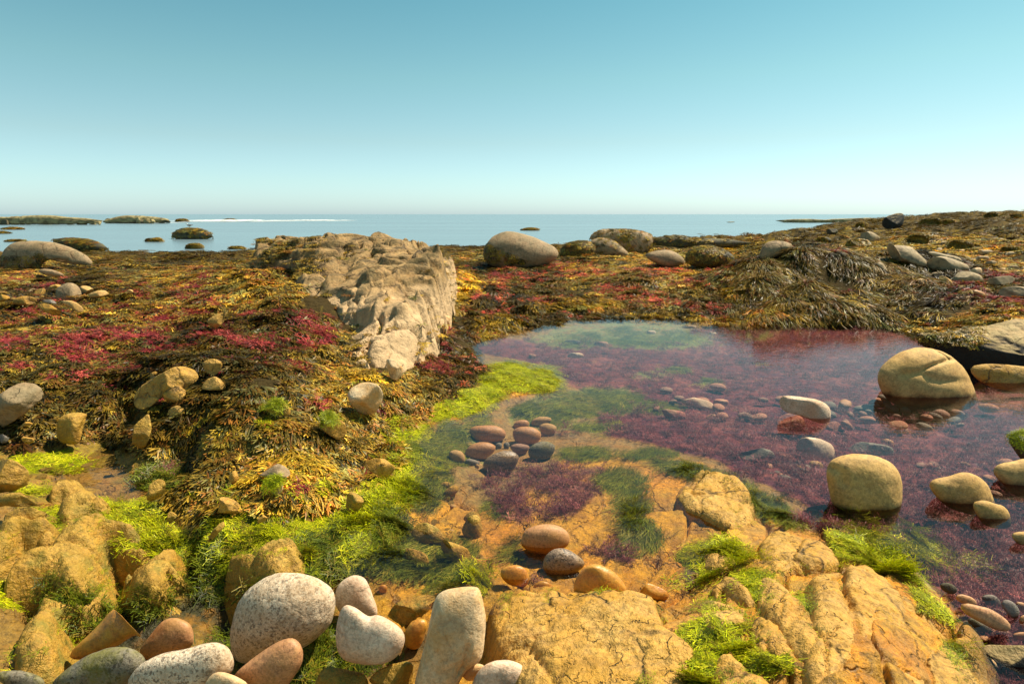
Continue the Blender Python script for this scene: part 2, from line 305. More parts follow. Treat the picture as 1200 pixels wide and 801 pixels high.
Z_RED = blobs([(60, 405, 75, 9, .9), (140, 398, 50, 10, .9, -8), (232, 325, 22, 14, 1, -30), (250, 350, 18, 9), (212, 367, 22, 7), (200, 377, 16, 6), (250, 392, 24, 10, 1, -20), (282, 402, 18, 8), (285, 365, 12, 10),
    (175, 372, 20, 6), (25, 400, 40, 9), (100, 400, 40, 9), (195, 402, 20, 9), (12, 325, 30, 5, .8), (60, 335, 40, 5, .6), (342, 316, 15, 6), (352, 374, 22, 6), (362, 400, 35, 10, 1, -20), (375, 392, 30, 7, 1, -20), (315, 405, 22, 10),
    (517, 390, 9, 8), (507, 405, 12, 6), (505, 427, 18, 8), (585, 325, 20, 10, 1, -30), (587, 345, 14, 8), (602, 318, 14, 9), (622, 322, 16, 9), (685, 322, 38, 7), (670, 313, 40, 8, .9), (715, 340, 18, 8), (592, 365, 22, 8, .8), (630, 355, 16, 7),
    (780, 318, 35, 8), (807, 332, 26, 9), (772, 347, 26, 6, 1, 10), (750, 352, 35, 6, 1, 10), (795, 355, 30, 7, 1, 20), (842, 360, 16, 6), (847, 315, 22, 6), (1110, 375, 14, 5), (1172, 352, 30, 5), (1129, 335, 26, 6), (987, 295, 22, 7), (936, 291, 16, 6, 1, 40),
    (1140, 347, 40, 5), (1180, 325, 20, 5), (560, 345, 12, 9), (440, 480, 10, 5), (372, 476, 10, 6), (30, 432, 30, 5, .6), (120, 420, 30, 6, .7), (75, 438, 14, 5), (135, 455, 8, 4), (190, 478, 14, 6, .7), (430, 548, 14, 8, .8), (350, 575, 20, 6, .7), (40, 365, 40, 6, .6), (150, 345, 40, 5, .5)])
Z_YEL = blobs([(690, 357, 45, 6), (590, 378, 32, 9), (570, 390, 20, 7), (640, 362, 30, 7), (830, 375, 40, 6), (905, 367, 30, 9), (760, 370, 40, 5), (300, 330, 25, 12, .45, -40), (540, 330, 14, 30, .7), (1000, 270, 120, 6, .4), (880, 290, 60, 5, .7), (1150, 275, 60, 6, .6), (420, 440, 50, 10, .6), (870, 345, 16, 14, .8), (250, 500, 60, 30, .35), (330, 550, 60, 30, .45), (660, 312, 60, 9, .4)])
Z_GRN = blobs([(605, 442, 50, 14, 1.4), (640, 448, 22, 9, 1.3), (550, 470, 36, 12, 1.3, -10), (290, 650, 110, 26, .5), (130, 610, 110, 22, .45), (360, 570, 60, 20, .45), (1060, 640, 70, 16, .5, 20), (520, 482, 18, 6), (472, 507, 24, 14), (485, 550, 22, 14), (470, 572, 18, 16), (440, 588, 30, 15, 1, -30), (460, 535, 14, 8), (322, 490, 9, 8), (382, 495, 14, 8),
    (418, 615, 22, 12), (420, 642, 15, 15), (566, 675, 14, 9), (50, 542, 30, 8, .9), (80, 548, 20, 4), (237, 580, 10, 8), (287, 575, 12, 8), (182, 517, 8, 6), (155, 628, 14, 8), (190, 635, 26, 7, 1, -20), (120, 605, 40, 5, 1, -12), (140, 603, 25, 6),
    (380, 610, 30, 12, .8, -30), (330, 630, 30, 10, .7), (270, 615, 22, 8, .8), (200, 610, 30, 7, .8), (260, 600, 30, 7, .7), (55, 700, 20, 6, .9), (10, 700, 14, 6, .9), (120, 685, 16, 8, .8, -50), (350, 660, 20, 10, .7), (45, 575, 16, 5, .7),
    (990, 640, 9, 14, 1, -40), (1030, 658, 22, 7, 1, 35), (1080, 650, 26, 8, .9, 30), (1100, 658, 20, 8, .9), (1135, 663, 20, 5, .9), (957, 664, 26, 3, 1), (1075, 640, 20, 5, .8),
    (815, 650, 22, 5, 1, -40), (845, 642, 22, 4, 1, 15), (865, 655, 5, 12), (878, 682, 5, 16, 1, -30), (890, 692, 6, 14, 1, -30), (828, 748, 14, 12, 1, -20), (860, 735, 12, 8, 1, -40), (830, 675, 6, 10), (952, 715, 4, 18, 1, -20), (962, 736, 4, 12, 1, -30), (955, 698, 5, 9),
    (900, 775, 12, 6, 1, 30), (822, 785, 5, 22), (830, 710, 6, 8), (1085, 715, 6, 14, .9, -40), (1117, 768, 9, 22, .9, -30), (1128, 795, 7, 20, .9, -30), (1050, 668, 18, 4, .9, 30), (905, 655, 5, 5), (870, 762, 4, 5), (755, 798, 12, 4)])
Z_DGR = blobs([(170, 690, 130, 26, .75, -18), (280, 665, 110, 34, .7), (60, 680, 60, 26, .5), (400, 640, 60, 40, .5), (350, 760, 110, 40, .5), (1040, 640, 90, 14, .5, 25), (700, 472, 65, 15, .9), (740, 395, 85, 12, .9), (640, 482, 40, 14, .9), (785, 435, 22, 5, .8), (835, 448, 14, 5, .7), (760, 475, 40, 8, .7), (530, 520, 38, 26, .9, -30), (505, 560, 18, 40, .9), (475, 657, 34, 12), (520, 665, 40, 10), (463, 620, 14, 22),
    (540, 640, 10, 14, .8), (500, 640, 30, 8), (730, 560, 26, 14, .9), (745, 595, 14, 28), (750, 625, 9, 18), (810, 550, 60, 8, .8, 12), (880, 580, 40, 10, .8, 38), (920, 600, 30, 7, .8, 40), (690, 530, 40, 8, .8), (600, 640, 10, 14, .6), (760, 530, 40, 6, .7),
    (230, 680, 40, 8, .9, -20), (290, 690, 30, 20, .8), (130, 700, 60, 8, .8, -25), (420, 660, 30, 14, .6), (580, 600, 10, 20, .5), (700, 500, 40, 8, .7), (530, 690, 30, 6, .5), (1000, 610, 30, 7, .6, 20), (1060, 620, 40, 8, .7, 15), (180, 560, 40, 8, .8), (200, 575, 30, 8, .8), (230, 620, 60, 9, .6, -15), (560, 490, 20, 10, .7)])
Z_NPUR = blobs([(640, 560, 50, 20, .95), (680, 575, 30, 22, .8), (590, 575, 40, 18, .9), (600, 600, 28, 16, .8), (660, 600, 30, 12, .7), (720, 645, 30, 12, .9), (655, 508, 30, 6, .9), (960, 615, 26, 9, .8), (190, 552, 34, 7, .9, -12), (870, 560, 30, 12, .6), (695, 555, 30, 12, .7), (945, 608, 26, 8, .9), (640, 680, 12, 6, .5), (30, 520, 20, 8, .5), (1040, 620, 24, 5, .6)])
def zones(P):
    u, v, d = project(P); x, y = P[:, 0], P[:, 1]
    nz = np.minimum(d, 8)
    ju = fbm(np.stack([u*.03, v*.05, u*0], 1), 3, 3)*16; jv = fbm(np.stack([u*.03, v*.05, u*0+5], 1), 3, 9)*9
    jf = fbm(p3(x, y, 0, 22/np.sqrt(1)), 3, 31)
    uu, vv = u+ju, v+jv*.7
    g = {k: np.clip(samp(a, uu, vv), 0, 1) for k, a in dict(weed=Z_WEED, pool=Z_POOL, red=Z_RED, yel=Z_YEL, grn=Z_GRN, dgr=Z_DGR, npur=Z_NPUR, pgr=Z_PGR, wat=Z_WATER).items()}
    for k in ('red', 'yel', 'grn', 'dgr', 'npur', 'pgr'): g[k] = sst(.22, .72, g[k]+jf*(.5 if k in ('red', 'grn') else .32))
    g['u'] = u; g['v'] = v; g['d'] = d
    return g
def ground_z(x, y, full=True):
    z = smoothz(x, y)
    if not full: return z
    P = np.stack([x, y, z], 1); u, v, d = project(P)
    weed = samp(Z_WEED, u, v); bed = (1-weed)
    far = sst(8, 22, y)
    land = sst(-.7, -.3, z)
    hum = fbm(p3(x, y, 0, 1.5), 4, 11)*.12+(np.abs(fbm(p3(x, y, 5, 3.0), 3, 15))-.15)*.16*sst(14, 8, y)+fbm(p3(x, y, 3, .5), 3, 12)*.16*sst(5, 12, y)+np.abs(fbm(p3(x, y, 7, .22), 4, 14))*.75*far*land*sst(0, 12, x)+(np.abs(fbm(p3(x, y, 8, .8), 3, 16))-.15)*.4*sst(10, 25, y)*land
    z = z+weed*hum*.9*np.where(v < 600, 1, 0)
    r = sst(640, 760, u)*sst(560, 640, v)
    r = np.maximum(r, sst(500, 600, v)); r = np.maximum(r, sst(520, 560, u)*sst(545, 590, v))*bed
    ca, sa = math.cos(-1.05), math.sin(-1.05); X = x*ca-y*sa; Y = x*sa+y*ca
    wx = fbm(p3(x, y, 1, 2.2), 3, 21)*.35; wy = fbm(p3(x, y, 2, 2.2), 3, 23)*.35
    F1, F2, cid, dx, dy = worley(X*2.0+wx, Y*4.4+wy, 5)
    cr = np.exp(-((F2-F1)/.07)**2); blk = ((cid-.5)*.05+(dx*.03+dy*.04*(cid-.3)))*(1-np.exp(-((F2-F1)/.14)**2))
    F1b, F2b, cb, _, _ = worley(X*7+wx*3, Y*11+wy*3, 15); crb = np.exp(-((F2b-F1b)/.09)**2)*(vnoise(p3(x, y, 0, 3), 77) > 0)
    fine = fbm(p3(x, y, 0, 9), 5, 41, .6)*.018
    z = z+r*(blk-cr*.045-crb*.008+fine)+(1-r)*bed*(fbm(p3(x, y, 0, 6), 4, 42)*.02)*sst(12, 6, y)
    # never let the ground pierce the pool beyond its shore
    pool = sst(.6, .95, samp(Z_WATER, u, v)); z = z-pool*np.maximum(z+.05, 0)*.9
    return z
def hit(u, v, h=0.0):
    d = ray(u, v); ts = np.geomspace(1.2, 260, 700)
    P = CAM+d[None]*ts[:, None]; P = P[P[:, 1] > .4]
    zz = ground_z(P[:, 0], P[:, 1])+h; b = P[:, 2]-zz
    i = np.argmax(b < 0)
    if not (b < 0).any(): return P[-1]
    if i == 0: return P[0]
    f = b[i-1]/(b[i-1]-b[i]+1e-9); return P[i-1]+(P[i]-P[i-1])*f

# rows dense near the camera, columns dense inside the view
yy = [.45]
while yy[-1] < 255:
    y = yy[-1]; yy.append(y+y*2.5/(1050/max(y, .9)+55))
    if y < 1.2: yy[-1] = y+.02
ys = np.array(yy)
ss = np.concatenate([np.linspace(-1.75, -1.02, 50, endpoint=False), np.linspace(-1.02, 1.02, 600), np.linspace(1.02, 1.75, 51)[1:]])
SG, YG = np.meshgrid(ss, ys); gx = (SG*YG).ravel(); gy = YG.ravel()
gz = ground_z(gx, gy); NR, NC = SG.shape
GV = np.stack([gx, gy, gz], 1)
ii = (np.arange(NR-1)[:, None]*NC+np.arange(NC-1)[None]).ravel()
GF = np.stack([ii, ii+1, ii+NC+1, ii+NC], 1)
print('ground', NR, NC, len(GF)*2)
def lookup(x, y):      # height and slope of the finished ground
    e = .03+.004*y
    z = ground_z(x, y); zx = (ground_z(x+e, y)-z)/e; zy = (ground_z(x, y+e)-z)/e
    n = np.stack([-zx, -zy, np.ones_like(z)], 1); n /= np.linalg.norm(n, axis=1)[:, None]
    return z, n
def lerp(a, b, t): return a*(1-t[:, None])+np.asarray(b)*t[:, None]
g = zones(GV)
nn = fbm(GV*np.array([3, 3, 0]), 4, 51)*.5+.5; nf = fbm(GV*np.array([14, 14, 0]), 3, 52)*.5+.5
c = np.tile([.60, .30, .02], (len(GV), 1)); c = lerp(c, (.62, .24, .006), sst(.4, .65, nn)); c = lerp(c, (.30, .18, .02), sst(.5, .68, nf)*.6)
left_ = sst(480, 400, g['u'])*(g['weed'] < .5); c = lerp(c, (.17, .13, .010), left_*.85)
c = lerp(c, (.36, .16, .04), sst(.5, .62, fbm(GV*np.array([5, 5, 0]), 3, 55)*.5+.5)*.4)
pl = sst(.35, .6, g['pool']+(nn-.5)*.3)*sst(.03, -.01, GV[:, 2])
pur = lerp(np.tile([.17, .045, .05], (len(GV), 1)), (.25, .085, .08), sst(.48, .68, nn)); pur = lerp(pur, (.10, .035, .06), sst(.5, .64, nf)*.7)
c = lerp(c, 0*c+1, pl*0)*(1-pl[:, None])+pur*pl[:, None]
wd = sst(.4, .6, g['weed']+(nf-.5)*.3)
c = lerp(c, (.05, .034, .012), wd)
c = lerp(c, lerp(np.tile([.12, .075, .015], (len(GV), 1)), (.05, .035, .012), sst(.42, .6, nf)), wd*sst(12, 24, GV[:, 1])*.9)
c = lerp(c, (.14, .02, .025), g['red']*wd*.8)
c = lerp(c, (.42, .27, .02), g['yel']*.8)
c = lerp(c, (.13, .035, .045), g['npur']*.85)
deep = sst(.3, .7, g['wat'])*(1-pl); c = lerp(c, (.20, .14, .055), deep*.75)
c = lerp(c, (.20, .25, .06), g['pgr']*.75*sst(.03, -.01, GV[:, 2]))
c = lerp(c, (.11, .13, .012), g['dgr']*.8*(1-.7*g['pgr']))
blk = samp(blobs([(215, 722, 80, 20, 1, -15), (130, 745, 80, 20, .9), (420, 770, 90, 25, .8), (500, 760, 40, 30, .7), (275, 745, 30, 30, 1), (810, 668, 10, 20, 1), (1175, 760, 30, 40, .8)]), g['u'], g['v']); c = lerp(c, (.018, .022, .008), np.clip(blk*1.2, 0, .9))  # gully shade and dark wet algae painted near-black into the ground colour
c = lerp(c, lerp(np.tile([.34, .39, .01], (len(GV), 1)), (.16, .18, .008), sst(.45, .6, nf)), g['grn']*.9)
wetv = np.clip(np.maximum(1-wd, .3), 0, 1)
grass = g['grn']+g['dgr']+g['red']*wd+g['npur']
t = NT('shore_ground'); at = t.n('Attribute', attribute_name='tone').outputs['Color']; pos = t.n('NewGeometry').outputs['Position']
n1 = t.noise(pos, 30, 6, .7); n2 = t.noise(pos, 140, 4, .7); n0 = t.noise(pos, 4, 5, .6)
c1 = t.mix(1, at, t.ramp(n1, [(.3, g3(.45)), (.5, g3(1)), (.7, g3(1.45))]), 'MULTIPLY')
ry = t.n('Attribute', attribute_name='rocky').outputs['Fac']
vv_ = t.n('TexVoronoi', feature='DISTANCE_TO_EDGE', i_Vector=t.mix(.2, pos, t.noise(pos, 6, 4, .6, 1)), i_Scale=5.0)
nm_ = t.noise(pos, 9, 5, .65); ck = t.math('MULTIPLY', t.math('MULTIPLY', t.ramp(vv_.outputs[0], [(0, g3(1)), (.035, g3(0))]), ry), t.ramp(nm_, [(.42, g3(0)), (.55, g3(1))]))
c1 = t.mix(t.math('MULTIPLY', ck, .8), c1, (.07, .04, .01))
c1 = t.mix(t.math('MULTIPLY', ry, t.ramp(nm_, [(.5, g3(0)), (.66, g3(.75))])), c1, (.34, .15, .015))
c1 = t.mix(.8, c1, t.ramp(n2, [(.3, g3(.6)), (.5, g3(1)), (.7, g3(1.35))]), 'MULTIPLY')
hb = t.math('SUBTRACT', t.math('ADD', t.math('MULTIPLY', n1, 2.0), t.math('ADD', t.math('MULTIPLY', n2, .6), t.math('MULTIPLY', nm_, 2.5))), ck)
bp = t.n('Bump', i_Strength=.9, i_Distance=.01, i_Height=hb)
bs = t.n('BsdfPrincipled', i_Base_Color=c1, i_Roughness=t.math('SUBTRACT', t.math('ADD', t.math('MULTIPLY', n0, .4), .55), t.math('MULTIPLY', ry, .3)), i_Normal=bp.outputs[0])
t.t.links.new(t.math('ADD', t.math('MULTIPLY', ry, .4), .04), bs.inputs['Specular IOR Level'])
M_GROUND = t.out(bs.outputs[0])
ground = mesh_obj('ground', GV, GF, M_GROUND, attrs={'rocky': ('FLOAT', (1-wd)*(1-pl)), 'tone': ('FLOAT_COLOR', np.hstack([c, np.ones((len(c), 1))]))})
tag(ground, 'rocky seaweed covered tidal shore with pool hollows', kind='structure')

# ------------------------------------------------------------------ sea and pool
t = NT('sea_water'); pos = t.n('NewGeometry').outputs['Position']
mp = t.n('Mapping', i_Vector=pos, i_Scale=(.012, .05, .05)); nl = t.noise(mp.outputs[0], 1.0, 5, .6)
mp2 = t.n('Mapping', i_Vector=pos, i_Scale=(.25, 1.2, 1)); ns = t.noise(mp2.outputs[0], 1.0, 4, .6)
b = t.n('BsdfPrincipled', i_Base_Color=t.mix(nl, (.12, .19, .22), (.19, .25, .29)), i_Roughness=t.math('ADD', t.math('MULTIPLY', nl, .25), .12),
        i_Normal=t.n('Bump', i_Strength=.12, i_Distance=.2, i_Height=ns).outputs[0]); b.inputs['IOR'].default_value = 1.33
M_SEA = t.out(b.outputs[0])
yv = np.concatenate([np.geomspace(13, 9000, 60)]); xv = np.linspace(-1.9, 1.9, 41)
XX, YY = np.meshgrid(xv, yv); sv = np.stack([(XX*YY).ravel(), YY.ravel(), np.full(XX.size, ZS)], 1)
ii = (np.arange(59)[:, None]*41+np.arange(40)[None]).ravel()
tag(mesh_obj('sea', sv, np.stack([ii, ii+1, ii+42, ii+41], 1), M_SEA), 'calm pale blue sea reaching the horizon', kind='structure')

t = NT('pool_water'); pos = t.n('NewGeometry').outputs['Position']
wv = t.noise(t.n('Mapping', i_Vector=pos, i_Scale=(1, 2.2, 1), i_Rotation=(0, 0, .4)).outputs[0], 9, 3, .5)
wv2 = t.noise(pos, 55, 2, .5)
bpn = t.n('Bump', i_Strength=.10, i_Distance=.02, i_Height=t.math('ADD', wv, t.math('MULTIPLY', wv2, .12))).outputs[0]
fr = t.n('Fresnel', i_IOR=1.33, i_Normal=bpn).outputs[0]
tr = t.n('BsdfTransparent', i_Color=(.93, .90, .86, 1)); gl = t.n('BsdfGlossy', i_Roughness=.04, i_Normal=bpn)
M_POOL = t.out(t.n('MixShader', i_0=fr, i_1=tr.outputs[0], i_2=gl.outputs[0]).outputs[0])
def water_sheet(name, label, poly, z, step):
    P = np.array([on(u, v, z)[:2] for u, v in poly]); n = len(P)
    c = P.mean(0); V = [(*p, z) for p in P]+[(*c, z)]
    V = V[:n]; F = [tuple(range(n))]
    if sum(P[i][0]*P[(i+1) % n][1]-P[(i+1) % n][0]*P[i][1] for i in range(n)) < 0: F = [f[::-1] for f in F]
    o = mesh_obj(name, np.array(V), np.array(F), M_POOL, smooth=False); tag(o, label, kind='structure')
water_sheet('pool_water', 'clear shallow tide pool water over purple and green algae', [(520, 405), (560, 385), (640, 366), (720, 360), (800, 362), (900, 355), (1000, 352), (1100, 375), (1200, 395), (1300, 380), (1450, 480), (1500, 600), (1400, 760), (1300, 900), (1185, 880), (1140, 760), (1070, 690), (980, 672), (880, 680), (860, 730), (700, 722), (560, 720), (470, 710), (400, 670), (400, 600), (440, 560), (470, 500), (520, 440)], 0, .1)
water_sheet('puddle_water', 'small still puddle between the left slabs and the weed bank', [(60, 520), (110, 512), (160, 512), (215, 530), (245, 560), (235, 600), (150, 618), (80, 600), (60, 570), (40, 545)], .004, .1)

# ------------------------------------------------------------------ stones
def cube_sphere(n):
    a = np.tan(np.linspace(-math.pi/4, math.pi/4, n+1)); A, B = np.meshgrid(a, a); A = A.ravel(); B = B.ravel(); O = np.ones_like(A)
    V = []; F = []; k = 0
    ii = (np.arange(n)[:, None]*(n+1)+np.arange(n)[None]).ravel(); q = np.stack([ii, ii+1, ii+n+2, ii+n+1], 1)
    for v, fl in (((A, B, O), 0), ((A, -B, -O), 0), ((O, A, B), 0), ((-O, A, -B), 0), ((B, O, A), 0), ((-B, -O, A), 0)):
        V.append(np.stack(v, 1)); F.append(q+k); k += len(A)
    V = np.concatenate(V); F = np.concatenate(F); V /= np.linalg.norm(V, axis=1)[:, None]
    key = np.round(V, 5); u, inv = np.unique(key, axis=0, return_inverse=True); inv = inv.ravel()
    Vu = np.zeros_like(u); Vu[inv] = V; F = inv[F]
    nrm = np.cross(Vu[F[:, 1]]-Vu[F[:, 0]], Vu[F[:, 2]]-Vu[F[:, 0]]); bad = (nrm*Vu[F[:, 0]]).sum(1) < 0
    F[bad] = F[bad][:, ::-1]
    return Vu, F
_cs = {}
WEEDY = []
SLABS = []
ROCKS = []      # (polygon, depth from, depth to): where weed does not grow
def smooth_poly(p, k=2):
    p = np.array(p, float)
    for _ in range(k):
        q = np.roll(p, -1, 0); p = np.stack([.75*p+.25*q, .25*p+.75*q], 1).reshape(-1, 2)
    return p
def radial(p, c, N=256):
    d = p-c; th = np.linspace(-math.pi, math.pi, N, endpoint=False); out = np.zeros(N); q = np.roll(d, -1, 0)
    for i, a in enumerate(th):
        e = np.array([math.cos(a), math.sin(a)])
        den = e[0]*(q[:, 1]-d[:, 1])-e[1]*(q[:, 0]-d[:, 0])
        den = np.where(abs(den) < 1e-7, 1e-7, den); tt = (d[:, 0]*(q[:, 1]-d[:, 1])-d[:, 1]*(q[:, 0]-d[:, 0]))/den
        ss_ = (d[:, 0]*e[1]-d[:, 1]*e[0])/np.where(abs(den) < 1e-9, 1e-9, den)
        ok = (ss_ >= -1e-6) & (ss_ <= 1+1e-6) & (tt > 0)
        out[i] = tt[ok].max() if ok.any() else (out[i-1] if i else 1)
    return np.minimum(out, np.hypot(d[:, 0], d[:, 1]).max())
def u_small(p): return p[:, 0].min() > 20
def rock(name, label, poly, mat, zb=None, T=.75, n=None, boxy=2.4, amp=.035, group=None, grooves=(), sub=0, facet=0, depth=None, cat='rock', seed=None, excl=True, shrink=0, behind=.0, seat=.22):
    seed = int(abs(poly[0][0]*7+poly[0][1]*13+len(poly)*5)) % 9973 if seed is None else seed
    r_ = np.random.default_rng(seed); p = smooth_poly(poly, 2)
    vm = p[:, 1].max(); v0 = p[:, 1].min(); vb = min(vm, 815)
    if v0 < 345 and seat == .22: seat = .08
    if name == 'shore_rock':
        seat = .1; behind = -.025; pc_ = p.mean(0)
        if v0 > 395 and u_small(p): p = pc_+(p-pc_)*1.12
    if name == 'bank_rock': seat = .05; behind = -.02
    if zb is None: sub = max(sub, seat*(vm-v0)) if cat != 'cobble' else max(sub, .1*(vm-v0))
    if sub: p[:, 1] += sub*sst(*((.45, .85) if name in ('pool_boulder', 'sunken_stone') else (.45, 1.)), (p[:, 1]-v0)/(vm-v0))
    if name == 'pool_boulder': p[:, 1] = np.minimum(p[:, 1], vm+sub)
    x, y = p[:, 0], p[:, 1]; x2, y2 = np.roll(x, -1), np.roll(y, -1); cr = x*y2-x2*y; A = cr.sum()/2
    c = np.array([((x+x2)*cr).sum(), ((y+y2)*cr).sum()])/(6*A); A = abs(A)
    if depth is None:
        P0 = hit(c[0], vb, 0) if zb is None else on(c[0], vb, zb); depth = (P0-CAM)@FW
    depth = depth*(1+behind)
    R = radial(p, c); px = depth/FPX
    if name in ('pool_boulder', 'sunken_stone', 'pile_stone', 'slope_rock'):
        kw = np.exp(-(np.arange(-16, 17)/8.)**2); kw /= kw.sum(); R = sum(kw[i]*np.roll(R, i-16) for i in range(33))
    C0 = CAM+ray(c[0], c[1])*depth
    Tm = T*math.sqrt(A/math.pi)*px; vd = ray(c[0], c[1]); vd = vd/np.linalg.norm(vd)
    if n is None:
        n = int(np.clip(math.sqrt(A)*.32, 7, 46))
    if n not in _cs: _cs[n] = cube_sphere(n)
    D, F = _cs[n]
    s = np.hypot(D[:, 0], D[:, 1]); cz = D[:, 2]; k = (s**boxy+np.abs(cz)**boxy)**(-1/boxy)
    th = np.arctan2(D[:, 1], D[:, 0]); fi = (th+math.pi)/(2*math.pi)*256; i0 = np.floor(fi).astype(int); f = fi-i0
    Rr = R[i0 % 256]*(1-f)+R[(i0+1) % 256]*f-shrink
    Rm = R.mean(); ssq = np.clip(s*k, 0, 1.2)
    Rr = Rr*sst(0, .6, ssq)+Rm*(1-sst(0, .6, ssq))
    U = np.cos(th)*Rr*s*k; Vv = np.sin(th)*Rr*s*k
    L = (U[:, None]*RT-Vv[:, None]*UP)*px+(cz*k*Tm)[:, None]*vd
    size = math.sqrt(A/math.pi)*px
    N_ = D[:, :1]*RT-D[:, 1:2]*UP+D[:, 2:3]*vd
    for q in range(facet):
        nv = r_.normal(size=3); nv -= vd*1.2; nv /= np.linalg.norm(nv)
        dd = np.percentile(L@nv, r_.uniform(70, 92)); L = L-np.maximum(L@nv-dd, 0)[:, None]*nv*.93
    so_ = r_.uniform(0, 90, 3)
    L = L+N_*(fbm(L/size*1.3+so_, 3, 3)*amp*size*1.8+fbm(L/size*6+so_, 3, 8, .6)*amp*size*.45)[:, None]
    if n >= 24: L = L+N_*(np.minimum(fbm(L/size*14+so_, 3, 12, .6), .05)*amp*size*.35)[:, None]
    if grooves:
        uu = c[0]+(L@RT)/px; vv = c[1]-(L@UP)/px; fr_ = cz < .25
        for gl_, wpx, dp in grooves:
            dm = np.full(len(L), 1e9)
            for (ax, ay), (bx, by) in zip(gl_[:-1], gl_[1:]):
                t_ = np.clip(((uu-ax)*(bx-ax)+(vv-ay)*(by-ay))/((bx-ax)**2+(by-ay)**2+1e-9), 0, 1)
                dm = np.minimum(dm, np.hypot(uu-ax-t_*(bx-ax), vv-ay-t_*(by-ay)))
            L = L+vd*(np.exp(-(dm/wpx)**2)*dp*px*fr_)[:, None]
    base = C0+np.array([0, 0, L[:, 2].min()])
    o = mesh_obj(name, L-np.array([0, 0, L[:, 2].min()]), F, mat); o.location = base
    if label: tag(o, label, cat, group)
    if excl: ROCKS.append((p, depth-Tm*1.3, depth+Tm*1.5))
    o['_n'] = 0; del o['_n']
    return o

